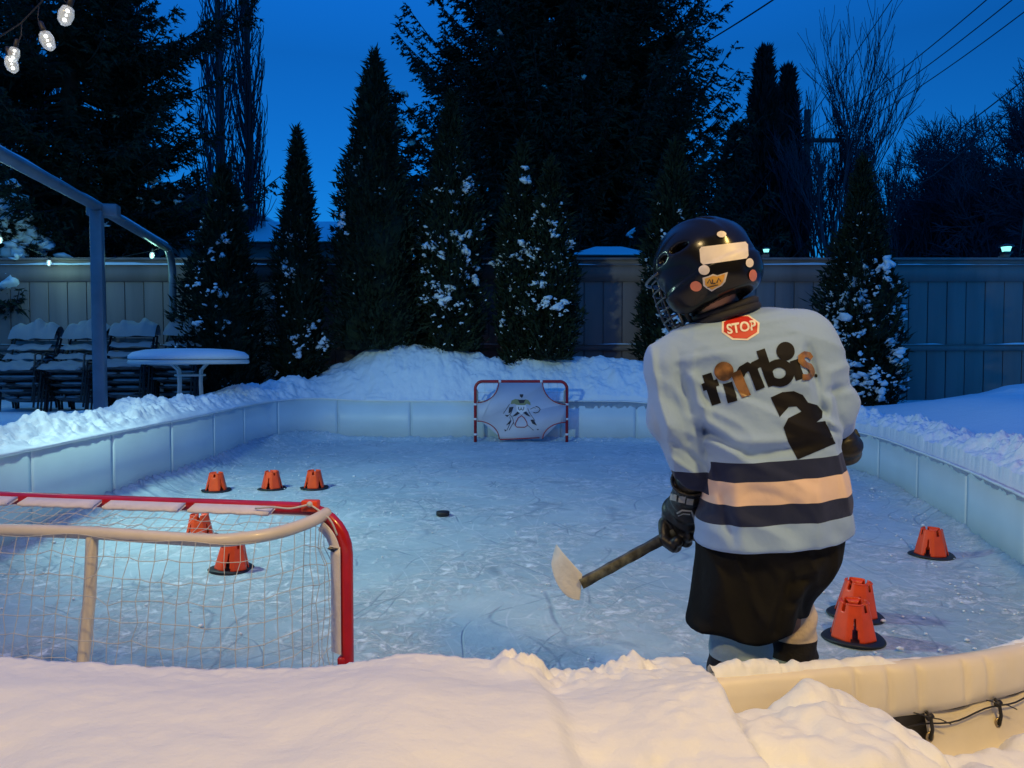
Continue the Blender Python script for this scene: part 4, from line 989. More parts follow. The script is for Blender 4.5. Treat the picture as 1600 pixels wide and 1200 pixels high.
bb_ = [GR+up*.02, GR+gback*.25+up*.02-ud*.02, GR+gback*.36+up*.02-ud*.12, GL+gback*.36+up*.02+ud*.12, GL+gback*.25+up*.02+ud*.02, GL+up*.02]
m = MB(); m.tube([tuple(p) for p in bb_], .016, 10); m.build('base_frame', M['white_tube'], gl, True)
# white pads laced on the inner side of the frame
def pad(a, b, off, wdt_, name='padding_strip', nrm=None):
    n = 12; V = []
    for i in range(n):
        c = a.lerp(b, i/(n-1)); wv = .003*math.sin(i*2.1)
        for (u_, v_) in ((-.5, 0), (-.45, .006), (.45, .006), (.5, 0), (.45, -.003), (-.45, -.003)): V.append(c+off*(wdt_*u_+wv)+nrm*v_)
    F = gridfaces(n, 6, True); m = MB(); m.add([tuple(v) for v in V], F); m.f.setdefault(6, []).append(np.array([[0, 1, 2, 3, 4, 5]])); m.f[6].append(np.array([[(n-1)*6+k for k in range(6)][::-1]])); m.build(name, M['white_fabric'], gl)
topc = GH+.013; offv = (gback*.96-up*.28).normalized(); nr = (up*.96+gback*.28).normalized()
for (x0, x1) in ((432, 306), (292, 176), (162, 45), (30, -80)):
    def onbar(px):
        # parameter along the bar for that pixel column
        best = min(np.linspace(0, (GR-GL).length, 400), key=lambda s_: abs(800+FPX*(GL+ud*s_).x/(GL+ud*s_).y-px)); return GL+ud*best
    a, b = onbar(x0), onbar(x1); pad(a+up*(GH-.002)+gback*.032, b+up*(GH-.002)+gback*.032, offv, .062, nrm=nr)
pr = (-ud*.85+gback*.52).normalized(); pn_ = (gback*.85+ud*.52).normalized()
pad(GR+up*(GH-.46)-ud*.026+gback*.016, GR+up*.10-ud*.026+gback*.016, pr, .042, nrm=pn_)
ac = arc(GR-ud*(rc_)+up*(GH-rc_), rc_-.028, .0, .98, ud, up, 8); n = 14
V = []; pth = [GR+up*(GH-.42)-ud*.028]+ac
pth = [p+gback*.014 for p in smooth_path(pth, 3)]
for i, c in enumerate(pth):
    t_ = (pth[min(i+1, len(pth)-1)]-pth[max(i-1, 0)]).normalized(); sd = t_.cross(gback).normalized(); sd = (sd if sd.dot(ud) < 0 or True else -sd)
    for (u_, v_) in ((-.5, 0), (-.45, .006), (.45, .006), (.5, 0), (.45, -.003), (-.45, -.003)): V.append(tuple(c+(sd*.85+gback*.5).normalized()*.046*u_+gback*v_))
m = MB(); m.add(V, gridfaces(len(pth), 6, True)); m.build('padding_strip', M['white_fabric'], gl)
# orange corner clip
m = MB(); cpt = GR-ud*.105+up*(GH+.012)+gback*.012; m.box(cpt, (.050, .030, .034), Matrix.Rotation(-.15, 3, 'Z'), bev=.004); m.build('corner_clip', M['orange_plastic'], gl)
m = MB(); cpt = GR+up*(GH-.445)-ud*.012+gback*.012; m.box(cpt, (.022, .028, .026), bev=.004); m.build('clip', M['red_paint'], gl)
# netting
net = MB()
def net_patch(f, nu, nv, r=.00105, jit=.004, skip_u=False):
    ph = rng.normal(0, jit, (nu+1, nv+1, 3)); pts = [[Vector(f(i/nu, j/nv))+Vector(ph[i][j])*(0 if (i in (0, nu) or j in (0, nv)) else 1) for j in range(nv+1)] for i in range(nu+1)]
    for i in range(nu+1): net.tube(pts[i], r, 4, caps=False)
    for j in range(nv+1): net.tube([pts[i][j] for i in range(nu+1)], r, 4, caps=False)
    for i in range(1, nu):
        for j in range(1, nv):
            if rng.random() < .75: net.add(ICV*r*2.0+np.array(pts[i][j]), ICF)
hl = [0]
for a, b in zip(hp[:-1], hp[1:]): hl.append(hl[-1]+(b-a).length)
def hat(u):
    s_ = u*hl[-1]
    return Vector([np.interp(s_, hl, [p[k] for p in hp]) for k in range(3)])
bl = [Vector(p) for p in bb_]; bll = [0]
for a, b in zip(bl[:-1], bl[1:]): bll.append(bll[-1]+(b-a).length)
def bat(u):
    s_ = u*bll[-1]
    return Vector([np.interp(s_, bll, [p[k] for p in bl]) for k in range(3)])
def backf(u, v):
    a = hat(.06+.88*u)+gback*.019; b = bat(.12+.76*u); z = v; p = a.lerp(b, v); return p+gback*(.03*math.sin(v*math.pi))+up*(-.012*math.sin(u*math.pi*31)**2*(v < .02))
net_patch(backf, 35, 13)
def sidef(u, v):
    a = GR+up*(GH-.06-v*(GH-.10))-ud*(.045 if v > .1 else .07); b = backf(0.0, v); return a.lerp(Vector(b), u)+ud*.01*math.sin(u*math.pi)
net_patch(sidef, 5, 13)
def sidel(u, v):
    a = GL+up*(GH-.06-v*(GH-.10))+ud*.045; b = backf(1.0, v); return a.lerp(Vector(b), u)
net_patch(sidel, 5, 13)
def topf(u, v):
    c = GL+ud*((GR-GL).length*(1-(.05+.9*u)))+up*(GH-.01)+gback*.05; b = hat(.06+.88*u)
    return Vector(c).lerp(b, v)-up*.02*math.sin(v*math.pi)
net_patch(topf, 35, 5)
net.build('net', M['net_string'], gl)
cord = MB(); k0 = GR-ud*.10+up*(GH+.02)+gback*.03
cord.tube(smooth_path([k0, GR-ud*.04+up*(GH-.02)+gback*.03, GR-ud*.02+up*(GH-.07)+gback*.02], 5), .0028, 6); cord.tube(smooth_path([k0, k0-ud*.05+gback*.02-up*.01, k0-ud*.10+gback*.03-up*.006, k0-ud*.16+gback*.02-up*.014], 5), .003, 6)
cord.add(ICV2*.009+np.array(k0), ICF2); cord.build('lacing', M['net_string'], gl, True)

# ------------------------------------------------------------------ far goal with target sheet
g0 = G(743, 690); g1 = G(886, 691); FYg = (g0.y+g1.y)/2; XL, XR = g0.x, g1.x; ZT = P(815, 596, FYg).z
gf = empty('hockey_goal', ((XL+XR)/2, FYg, 0), 'small red goal at the far end with a white shooting target sheet', 'hockey goal')
M['dull_red'] = mat('dull_red', (.36, .012, .016), .35, var=.1, vscale=10)
ux = Vector((1, 0, 0)); r_ = .10
pth = [Vector((XR, FYg, 0)), Vector((XR, FYg, ZT-r_))]+arc((XR-r_, FYg, ZT-r_), r_, 0, math.pi/2, ux, up)+arc((XL+r_, FYg, ZT-r_), r_, math.pi/2, math.pi, ux, up)+[Vector((XL, FYg, 0))]
m = MB(); m.tube([tuple(p) for p in pth], .021, 12); m.build('front_frame', M['dull_red'], gf, True)
m = MB(); m.tube([(XL, FYg, .02), (XL, FYg+.35, .02), (XR, FYg+.35, .02), (XR, FYg, .02)], .015, 8); m.tube([(XL, FYg, ZT-.1), (XL+.02, FYg+.2, ZT-.14), (XL+.02, FYg+.35, .02)], .013, 8); m.tube([(XR, FYg, ZT-.1), (XR-.02, FYg+.2, ZT-.14), (XR-.02, FYg+.35, .02)], .013, 8); m.build('back_frame', M['white_tube'], gf, True)
def FP(px, py, off=0): return P(px, py, FYg-.03-off)
m = MB()
for (px, py) in ((781, 594.5), (846, 594.5)): c = FP(px, py); m.tube([(c.x-.017, FYg, ZT), (c.x+.017, FYg, ZT)], .024, 12)
for py in (632, 655, 679):
    for X_ in (XL, XR): c = FP(815, py); m.tube([(X_, FYg, c.z-.014), (X_, FYg, c.z+.014)], .024, 12)
m.build('strap', M['white_fabric'], gf, True)
# target sheet: octagon-like outline with concave corner holes, as one thin slab
x0, x1, y0, y1 = 746, 884, 598, 686
def qarc(cx, cy, rx, ry, a0, a1, n=10): return [(cx+rx*math.cos(a), cy+ry*math.sin(a)) for a in np.linspace(a0, a1, n)]
hp_ = math.pi/2
out = qarc(x0, y0, 33, 31, 0, hp_)[::-1]+[(x0, y0+31)]   # placeholder order fixed below
outline = []
outline += qarc(x0, y0, 33, 31, hp_, 0)            # left top corner: from (x0,y0+31) to (x0+33,y0)
outline += qarc(x1, y0, 36, 34, math.pi, hp_)      # right top
outline += qarc(x1, y1, 36, 26, -hp_, -math.pi)     # right bottom
outline += qarc(x0, y1, 34, 28, 0, -hp_)           # left bottom
bmx = bmesh.new(); vs = [bmx.verts.new(FP(a, b)) for a, b in outline]; f = bmx.faces.new(vs); bmesh.ops.triangulate(bmx, faces=[f]); bmx.verts.index_update()
V = [v.co[:] for v in bmx.verts]; F = np.array([[v.index for v in f.verts] for f in bmx.faces]); bmx.free()
M['sheet'] = mat('vinyl_sheet', (.52, .52, .60), .5, bump=.1, bscale=10, var=.03, vscale=4)
o = mk('target_sheet', V, F, M['sheet'], gf); sm = o.modifiers.new('t', 'SOLIDIFY'); sm.thickness = .004; sm.offset = 0
sheet = o
for c_ in (qarc(x0, y0, 33, 31, hp_, 0), qarc(x1, y0, 36, 34, math.pi, hp_), qarc(x1, y1, 36, 26, -hp_, -math.pi), qarc(x0, y1, 34, 28, 0, -hp_)):
    m = MB(); m.tube([FP(a, b, .003) for a, b in c_], .007, 6); m.build('edge_piping', M['dull_red'], sheet, True)
m = MB(); m.tube([FP(781, 687, .003), FP(843, 684, .003)], .008, 6); m.build('edge_piping', M['dull_red'], sheet, True)
# printed goalkeeper: flat shapes on the sheet
M['print_black'] = mat('print_black', (.012, .016, .035), .6); M['print_yellow'] = mat('print_yellow', (.22, .23, .12), .6); M['print_white'] = mat('print_white', (.66, .66, .74), .6)
def pr_pt(a, b, off=.004): return FP(680+a/6.154, 560+b/6.154, off)
def shape(polys, matn, name, off=.005):
    for pl in polys:
        m = MB()
        bm_ = bmesh.new(); vs = [bm_.verts.new(pr_pt(a, b, off)) for a, b in pl]; f = bm_.faces.new(vs); bmesh.ops.triangulate(bm_, faces=[f]); bm_.verts.index_update()
        m.add([v.co[:] for v in bm_.verts], np.array([[v.index for v in f.verts] for f in bm_.faces])); bm_.free()
        m.build(name, matn, sheet)
shape([[(725, 440), (735, 405), (770, 390), (805, 395), (830, 430), (865, 393), (895, 400), (915, 425), (918, 450), (880, 435), (860, 450), (780, 445), (760, 435)]], M['print_yellow'], 'printed_shoulders')
shape([[(775, 450), (875, 450), (880, 500), (830, 540), (785, 505)]], M['print_white'], 'printed_chest', .006)
shape([[(812, 345), (848, 345), (845, 365), (832, 380), (815, 365)], [(795, 398), (868, 398), (850, 430), (812, 432)], [(712, 470), (755, 465), (735, 515), (705, 528)], [(740, 560), (790, 512), (815, 525), (780, 550)],
       [(845, 522), (875, 510), (918, 562), (880, 548)], [(680, 645), (725, 590), (722, 625)], [(915, 590), (945, 588), (978, 645), (935, 628)], [(668, 543), (708, 545), (690, 562)], [(665, 682), (688, 690), (670, 702)], [(975, 680), (995, 678), (990, 692)]], M['print_black'], 'printed_patch', .008)
m = MB()
for c_ in ([(800, 465), (803, 490), (813, 498), (822, 490), (826, 470), (830, 490), (842, 498), (850, 488), (853, 465)], [(965, 460), (995, 470), (1010, 490), (995, 515), (965, 525), (945, 518)], [(915, 488), (950, 470), (965, 480)], [(720, 540), (745, 575), (760, 640)], [(755, 610), (710, 690)], [(890, 480), (905, 520), (960, 600)],
           [(885, 640), (945, 692)], [(690, 690), (730, 600), (715, 560)], [(655, 530), (690, 480), (715, 440)], [(690, 562), (735, 520)]):
    m.tube([pr_pt(a, b, .006) for a, b in c_], .005 if len(c_) > 3 else .003, 4)
m.build('printed_lines', M['print_black'], sheet)
m = MB(); m.tube([pr_pt(a, b, .007) for a, b in ((830, 550), (800, 570), (775, 615), (768, 645), (785, 660), (860, 662), (885, 645), (880, 610), (855, 570))], .006, 5, closed=True); m.build('printed_ring', M['dull_red'], sheet)
m = MB()
for i in range(11):
    xx = XL+(XR-XL)*i/10; m.tube([(xx, FYg+.03+.02, ZT-.02), (xx, FYg+.25, ZT-.3), (xx, FYg+.35, .03)], .0018, 3)
for k in range(7):
    f_ = k/6; m.tube([(XL, FYg+.05+.3*f_, ZT-.03-(ZT-.06)*f_), (XR, FYg+.05+.3*f_, ZT-.03-(ZT-.06)*f_)], .0018, 3)
m.build('net', M['net_string'], gf)
bpy.context.view_layer.update()

exec_person = True
# ================================================================== the skater
D0 = 1.98
KR = Vector((.64, 2.0, 0))
kid = empty('person', KR, 'child skater seen from behind in pale blue jersey, black helmet and black shorts', 'person')
def K(px, py, Y=D0): return np.array(P(px, py, Y))
px1 = D0/FPX   # metres per photo pixel at the body's depth
# torso outline rows (py, left, right)
rows_ = np.array([(470, 1110, 1210), (500, 1085, 1245), (540, 1058, 1283), (580, 1062, 1296), (620, 1080, 1302), (680, 1096, 1310), (740, 1102, 1322), (800, 1096, 1324), (862, 1088, 1314), (900, 1086, 1310)], float)
rz_ = np.array([K(800, r_[0])[2] for r_ in rows_]); rl = np.array([K(r_[1], r_[0])[0] for r_ in rows_]); rr_ = np.array([K(r_[2], r_[0])[0] for r_ in rows_])
od = np.argsort(rz_); rz_, rl, rr_ = rz_[od], rl[od], rr_[od]
def loft(Q, inset=0, zs=rz_, L_=rl, R_=rr_, depth=None, cy=None):
    z = Q[..., 2]; l = np.interp(z, zs, L_); r = np.interp(z, zs, R_); cx = (l+r)/2; a = (r-l)/2-inset
    b = (np.interp(z, [.70, .85, 1.05, 1.20, 1.32], [.150, .150, .138, .125, .075]) if depth is None else depth(z))-inset
    c = (np.interp(z, [.7, 1.0, 1.3], [1.985, 1.995, 2.03]) if cy is None else cy(z))
    x = (Q[..., 0]-cx)/a; y = (Q[..., 1]-c)/b; k = (np.abs(x)**2.4+np.abs(y)**2.4)**(1/2.4)
    return (k-1)*np.minimum(a, b)
folds = [  # (px,py)->(px,py), amplitude (+ ridge, - groove) mm, width px
    ((1092, 652), (1150, 690), 7, 9), ((1100, 668), (1175, 715), -7, 8), ((1150, 690), (1250, 690), 5, 9), ((1108, 690), (1200, 735), 6, 8), ((1170, 715), (1290, 690), -5, 9),
    ((1060, 575), (1080, 640), -8, 9), ((1082, 590), (1105, 660), 7, 8), ((1070, 560), (1150, 545), 4, 12), ((1262, 545), (1285, 640), -7, 8), ((1248, 520), (1262, 600), 4, 9), ((1285, 640), (1310, 700), -4, 8),
    ((1290, 655), (1318, 672), 6, 6), ((1296, 612), (1335, 600), -5, 7), ((1300, 580), (1335, 570), 4, 8), ((1025, 620), (1065, 700), 5, 9), ((1050, 610), (1085, 720), -5, 8), ((1015, 600), (1040, 690), -4, 8), ((1120, 740), (1150, 850), -4, 8), ((1150, 745), (1165, 860), 4, 12), ((1280, 740), (1290, 850), 4, 12), ((1240, 760), (1235, 850), -3, 12),
    ((1120, 600), (1200, 640), -3, 10), ((1215, 655), (1300, 705), 3, 8), ((1105, 720), (1125, 760), 6, 7), ((1050, 690), (1110, 735), -5, 6), ((1048, 715), (1100, 750), 5, 5),
    ((1085, 520), (1240, 495), 3, 6), ((1060, 556), (1250, 522), -2.2, 5)]
def fold_d(Q, lst, front=1.99):
    d = np.zeros(Q.shape[:-1]); m_ = Q[..., 1]/FPX
    ax = Q[..., 0]/Q[..., 1]*FPX+800; az = 555-(Q[..., 2]-CAMZ)/Q[..., 1]*FPX
    for (a, b, amp, wd) in lst:
        a = v3(a); b = v3(b); ab = b-a; t = np.clip(((ax-a[0])*ab[0]+(az-a[1])*ab[1])/(ab@ab), 0, 1)
        dx = ax-a[0]-t*ab[0]; dz = az-a[1]-t*ab[1]; d += amp*.002*np.exp(-(dx*dx+dz*dz)/(wd*wd))*(.35+.65*np.sin(np.clip(t*.8+.15, 0, 1)*math.pi))
    return d*sst(front+.05, front-.03, Q[..., 1])
SH_L, EL_L, WR_L = K(1052, 572, 2.0), K(1054, 655, 1.985), K(1086, 742, 1.99)
SH_R, EL_R, WR_R = K(1262, 548, 2.01), K(1297, 632, 2.02), K(1308, 668, 2.17)
def jersey_f(Q):
    f = loft(Q)
    sh = sd_cone(Q, K(1085, 556, 2.02), K(1245, 532, 2.02), 46*px1, 50*px1); f = smax(f, (Q[..., 2]-(K(1150, 492)[2]+(Q[..., 0]-K(1150, 492)[0])*.22))*.95, .05)
    f = smin(f, sh, .05)
    la = smin(sd_cone(Q, SH_L, EL_L, 47*px1, 42*px1), sd_cone(Q, EL_L, WR_L, 42*px1, 26*px1), .02)
    ra = smin(sd_cone(Q, SH_R, EL_R, 48*px1, 43*px1), sd_cone(Q, EL_R, WR_R, 42*px1, 28*px1), .02)
    # the sleeve stays separate from the side of the body below the armpit
    kk = .001+.03*sst(1.13, 1.2, Q[..., 2]); f = smin(f, la, kk); kk = .004+.03*sst(1.10, 1.18, Q[..., 2]); f = smin(f, ra, kk)
    x_, z_ = Q[..., 0], Q[..., 2]; wx = x_+.03*vnoise(z_*7, x_*5, 201); wz = z_+.03*vnoise(x_*6, z_*6, 202)
    c1 = np.clip(1-5*np.abs(vnoise((wx*.42+wz*.9)*15, (wx*.9-wz*.42)*4.5, 203)), -.4, 1); c2 = np.clip(1-5*np.abs(vnoise((wx*.95+wz*.2)*13, (wz*.95-wx*.2)*4, 204)), -.4, 1)
    side = np.clip(np.abs(x_-.66)/.20, 0, 1.6)**2
    f = f-(.0085*c1*(1-.5*np.clip(side, 0, 1))*sst(1.20, 1.10, z_)+.0085*c2*np.clip(side, 0, 1)*sst(1.30, 1.2, z_)+.003*c1*sst(1.1, 1.2, z_))*sst(2.10, 1.98, Q[..., 1])
    f = f-fold_d(Q, folds)-.0018*np.sin(Q[..., 0]*55+Q[..., 2]*38+3*np.sin(Q[..., 2]*17))*sst(1.28, 1.1, Q[..., 2])
    hem = K(1200, 860, 1.85)[2]-.006+(Q[..., 0]-.62)*.075
    return smax(f, hem-Q[..., 2], .012)
def stripes_mat():
    m = bpy.data.materials.new('jersey_cloth'); m.use_nodes = True; t = m.node_tree; N = t.nodes; L = t.links; b = N['Principled BSDF']
    b.inputs['Roughness'].default_value = .8; b.inputs['Specular IOR Level'].default_value = .25; b.inputs['Sheen Weight'].default_value = .1
    tc = N.new('ShaderNodeTexCoord'); sp = N.new('ShaderNodeSeparateXYZ'); L.new(tc.outputs['Object'], sp.inputs[0])
    # height along the body, tilted with the hem
    a = N.new('ShaderNodeMath'); a.operation = 'MULTIPLY_ADD'; a.inputs[1].default_value = -.075; L.new(sp.outputs[0], a.inputs[0]); L.new(sp.outputs[2], a.inputs[2])
    mr = N.new('ShaderNodeMapRange'); mr.inputs[1].default_value = .70; mr.inputs[2].default_value = 1.0; L.new(a.outputs[0], mr.inputs[0])
    cr_ = N.new('ShaderNodeValToRGB'); cr_.color_ramp.interpolation = 'CONSTANT'; L.new(mr.outputs[0], cr_.inputs[0])
    blue = (.265, .41, .70, 1); navy = (.012, .020, .065, 1); white = (.70, .53, .47, 1)
    stops = [(0, blue), ((.789-.70)/.3, navy), ((.838-.70)/.3, white), ((.895-.70)/.3, navy), ((.942-.70)/.3, blue)]
    e = cr_.color_ramp.elements; e[0].position = 0; e[0].color = blue; e[1].position = stops[1][0]; e[1].color = stops[1][1]
    for ps, c in stops[2:]: q = e.new(ps); q.color = c
    # only the body has stripes, not the sleeves left of it
    gt = N.new('ShaderNodeMath'); gt.operation = 'GREATER_THAN'; gt.inputs[1].default_value = K(1101, 750)[0]-KR.x
    ad = N.new('ShaderNodeMath'); ad.operation = 'MULTIPLY_ADD'; ad.inputs[1].default_value = .25; L.new(sp.outputs[2], ad.inputs[0]); L.new(sp.outputs[0], ad.inputs[2])
    L.new(sp.outputs[0], gt.inputs[0])
    lz = N.new('ShaderNodeMath'); lz.operation = 'LESS_THAN'; lz.inputs[1].default_value = K(1080, 738, 1.95)[2]; L.new(sp.outputs[2], lz.inputs[0])
    cuff = N.new('ShaderNodeMix'); cuff.data_type = 'RGBA'; cuff.inputs[6].default_value = blue; cuff.inputs[7].default_value = navy; L.new(lz.outputs[0], cuff.inputs[0])
    mx = N.new('ShaderNodeMix'); mx.data_type = 'RGBA'; lo2 = N.new('ShaderNodeMath'); lo2.operation = 'LESS_THAN'; lo2.inputs[1].default_value = K(1080, 772, 1.95)[2]; L.new(sp.outputs[2], lo2.inputs[0]); om = N.new('ShaderNodeMath'); om.operation = 'MAXIMUM'; L.new(gt.outputs[0], om.inputs[0]); L.new(lo2.outputs[0], om.inputs[1]); L.new(om.outputs[0], mx.inputs[0]); L.new(cuff.outputs[2], mx.inputs[6]); L.new(cr_.outputs[0], mx.inputs[7])
    L.new(mx.outputs[2], b.inputs['Base Color'])
    w1 = N.new('ShaderNodeTexNoise'); w1.inputs['Scale'].default_value = 14; w1.inputs['Detail'].default_value = 3; L.new(tc.outputs['Object'], w1.inputs[0])
    w2 = N.new('ShaderNodeTexNoise'); w2.inputs['Scale'].default_value = 420; L.new(tc.outputs['Object'], w2.inputs[0])
    mm = N.new('ShaderNodeMath'); mm.operation = 'MULTIPLY_ADD'; mm.inputs[1].default_value = .06; L.new(w2.outputs[0], mm.inputs[0]); L.new(w1.outputs[0], mm.inputs[2])
    bp = N.new('ShaderNodeBump'); bp.inputs['Strength'].default_value = .45; bp.inputs['Distance'].default_value = .012; L.new(mm.outputs[0], bp.inputs['Height']); L.new(bp.outputs[0], b.inputs['Normal'])
    return m
M['jersey'] = stripes_mat()
V, F = nets(jersey_f, (.28, 1.78, .68), (.96, 2.32, 1.40), .0062)
jersey = mk('jersey', V, F, M['jersey'], kid, smooth=True)
jb = BVHTree.FromPolygons([tuple(v) for v in V], [tuple(f) for f in F])
def onto(px, py, off, bvh=None):
    d = ray(px, py).normalized(); h = (bvh or jb).ray_cast(Vector((0, 0, CAMZ)), d)
    if h[0] is None:
        return P(px, py, 1.87)
    n = h[1] if h[1].dot(d) < 0 else -h[1]; return h[0]+n*off
def decal(polys, matn, name, parent, off=.0012, bvh=None, maxe=6, thick=0):
    """flat outlines given on the photo, refined and laid onto the surface"""
    m = MB()
    for pi, pl in enumerate(polys):
        bm_ = bmesh.new(); vs = [bm_.verts.new((a, b, 0)) for a, b in pl]; f = bm_.faces.new(vs); bmesh.ops.triangulate(bm_, faces=[f])
        for _ in range(5):
            es = [e for e in bm_.edges if e.calc_length() > maxe]
            if not es: break
            bmesh.ops.subdivide_edges(bm_, edges=es, cuts=1, use_grid_fill=False); bmesh.ops.triangulate(bm_, faces=[f for f in bm_.faces if len(f.verts) > 3])
        bm_.verts.index_update(); m.add([tuple(onto(v.co.x, v.co.y, off+.00025*(pi % 5), bvh)) for v in bm_.verts], np.array([[v.index for v in f.verts] for f in bm_.faces])); bm_.free()
    return m.build(name, matn, parent, smooth=True)
# lettering: drawn in its own 2-D frame then rotated onto the back
def stroke(pts, wd):
    pts = [np.array(p, float) for p in pts]; Lf = []; Rt = []
    for i, p in enumerate(pts):
        t = pts[min(i+1, len(pts)-1)]-pts[max(i-1, 0)]; t /= np.linalg.norm(t); n_ = np.array([-t[1], t[0]]); Lf.append(tuple(p+n_*wd/2)); Rt.append(tuple(p-n_*wd/2))
    return Lf+Rt[::-1]
def arcp(cx, cy, r, a0, a1, n=16, ry=None): return [(cx+r*math.cos(R(a)), cy+(ry or r)*math.sin(R(a))) for a in np.linspace(a0, a1, n)]
def xf(pl, ox, oy, ang, sx=1, sy=1, shear=0):
    c, s_ = math.cos(R(ang)), math.sin(R(ang)); out = []
    for x, y in pl: x, y = x*sx+shear*y, y*sy; out.append((ox+x*c-y*s_, oy+x*s_+y*c))
    return out
M['letters'] = mat('letter_vinyl', (.008, .008, .011), .6, var=0, spec=.12, bump=.05, bscale=20)
M['letter_glint'] = mat('letter_vinyl_glint', (.06, .03, .014), .4, col2=(.30, .15, .06), vscale=30, spec=.4)  # brown paints the warm lamp reflection onto black vinyl letters
# letter frame: origin at baseline left, y down is positive
glyph = {
 't': [stroke([(7, -50), (7, 0)], 15), stroke([(-6, -32), (20, -32)], 11)],
 'i1': [stroke([(0, -31), (0, 0)], 15.5)], 'dot': [arcp(0, 0, 14, 0, 345, 24)],
}
ang = -16
def place(lst, px, py, a=ang, s_=1.0): return [xf(p, px, py, a, s_, s_) for p in lst]
black = []; glinted = []
black += place(glyph['t'], 1113, 634, -18, 1.0)
black += place(glyph['i1'], 1145, 628, -16)
glinted += place(glyph['dot'], 1131, 580, -16, 1.08)
# m, b, i, s drawn at their places on the back
glinted += [stroke([(1149, 581), (1153, 590), (1166, 620)], 16)]
black += [stroke([(1156, 586), (1160, 578), (1168, 573), (1176, 577), (1188, 608)], 14.5), stroke([(1175, 580), (1179, 571), (1187, 567), (1195, 571), (1206, 601)], 14)]
black += [stroke([(1188, 547), (1207, 603)], 14)]
black += [stroke([(1217+17*math.cos(R(a)), 583+15*math.sin(R(a))) for a in np.linspace(-200, 0, 14)], 13), stroke([(1217+17*math.cos(R(a)), 583+15*math.sin(R(a))) for a in np.linspace(-4, 164, 14)], 13)]
black += [stroke([(1240, 563), (1250, 593)], 14)]; black += [arcp(1227, 549, 14.5, 0, 345, 24)]
glinted += [stroke([(1268, 560), (1263, 555), (1256, 554), (1251, 558), (1251, 564), (1256, 570), (1263, 573), (1267, 578), (1267, 585), (1261, 590), (1253, 590)], 9.5)]
black += [arcp(1275, 587, 3, 0, 330, 10)]
for i_, pl_x in enumerate(black): decal([pl_x], M['letters'], 'letter', jersey, .0014+.0003*(i_ % 4))
for i_, pl_x in enumerate(glinted): decal([pl_x], M['letter_glint'], 'letter', jersey, .003+.0003*i_)
two = [(1204, 621), (1222, 613), (1240, 611), (1254, 617), (1262, 629), (1276, 633), (1285, 643), (1284, 653), (1275, 660), (1250, 667), (1258, 686), (1273, 679), (1266, 666), (1289, 658), (1305, 693), (1246, 718), (1231, 690), (1224, 668), (1231, 654), (1252, 643), (1244, 635), (1232, 636), (1218, 652)]
decal([two], M['letters'], 'number_two', jersey, .0014)
# stop patch
M['patch_white'] = mat('patch_white', (.80, .74, .72), .6); M['patch_red'] = mat('patch_red', (.52, .018, .012), .55)
def octo(cx, cy, r, sx=1, sy=1, a=8): return [(cx+r*sx*math.cos(R(22.5+45*k+a)), cy+r*sy*math.sin(R(22.5+45*k+a))) for k in range(8)]
decal([octo(1157, 512, 31, 1.02, .68, 2)], M['patch_white'], 'stop_patch', jersey, .0012)
decal([octo(1157, 512, 27.5, 1.02, .67, 2)], M['patch_red'], 'stop_patch_red', jersey, .0022)
def text2d(txt, size, offs=.0):
    cu = bpy.data.curves.new('t', 'FONT'); cu.body = txt; cu.size = size; cu.align_x = 'CENTER'; cu.align_y = 'CENTER'; cu.offset = offs; cu.resolution_u = 4
    o = bpy.data.objects.new('t', cu); C.objects.link(o); bpy.context.view_layer.update()
    me = bpy.data.meshes.new_from_object(o); V = [v.co[:2] for v in me.vertices]; F = [list(p.vertices) for p in me.polygons]; bpy.data.objects.remove(o); bpy.data.meshes.remove(me); return V, F
def decal_text(txt, size, cx, cy, a, sx, sy, matn, name, parent, off, bvh=None, offs=.0):
    V, F = text2d(txt, size, offs); W = xf([(x, -y) for x, y in V], cx, cy, a, sx, sy); m = MB(); m.add([tuple(onto(p, q, off, bvh)) for p, q in W], F); return m.build(name, matn, parent)
decal_text('STOP', 20, 1158, 513, -9, .95, 1.0, M['patch_white'], 'stop_lettering', jersey, .0034, offs=.6)

# body (one continuous mesh): torso, neck, head, arms, hands, legs
HC = K(1098, 425, 2.03)          # head centre
yaw = R(38); HM = Matrix.Rotation(R(-9), 3, 'Y') @ Matrix.Rotation(yaw, 3, 'Z') @ Matrix.Rotation(R(-14), 3, 'X')
def HL(x, y, z): return HC+np.array(HM @ Vector((x, y, z)))   # local head frame: +y face, +z crown
HIPL, KNL, ANL = np.array([.60, 2.01, .74]), np.array([K(1158, 1010, 1.96)[0], 1.965, .40]), np.array([.585, 2.03, .09])
HIPR, KNR, ANR = np.array([.70, 2.02, .74]), np.array([K(1238, 1000, 2.06)[0], 2.06, .40]), np.array([.745, 2.14, .09])
GLV_L = K(1078, 790, 2.02); GLV_R = K(1322, 684, 2.20)
stickA = K(908, 912, 2.10); stickB = K(1312, 691, 2.20); sdv = (stickB-stickA)/np.linalg.norm(stickB-stickA)
HLc = stickA+sdv*((K(1070, 808, 2.12)-stickA)@sdv); HRc = stickA+sdv*((K(1300, 693, 2.2)-stickA)@sdv)
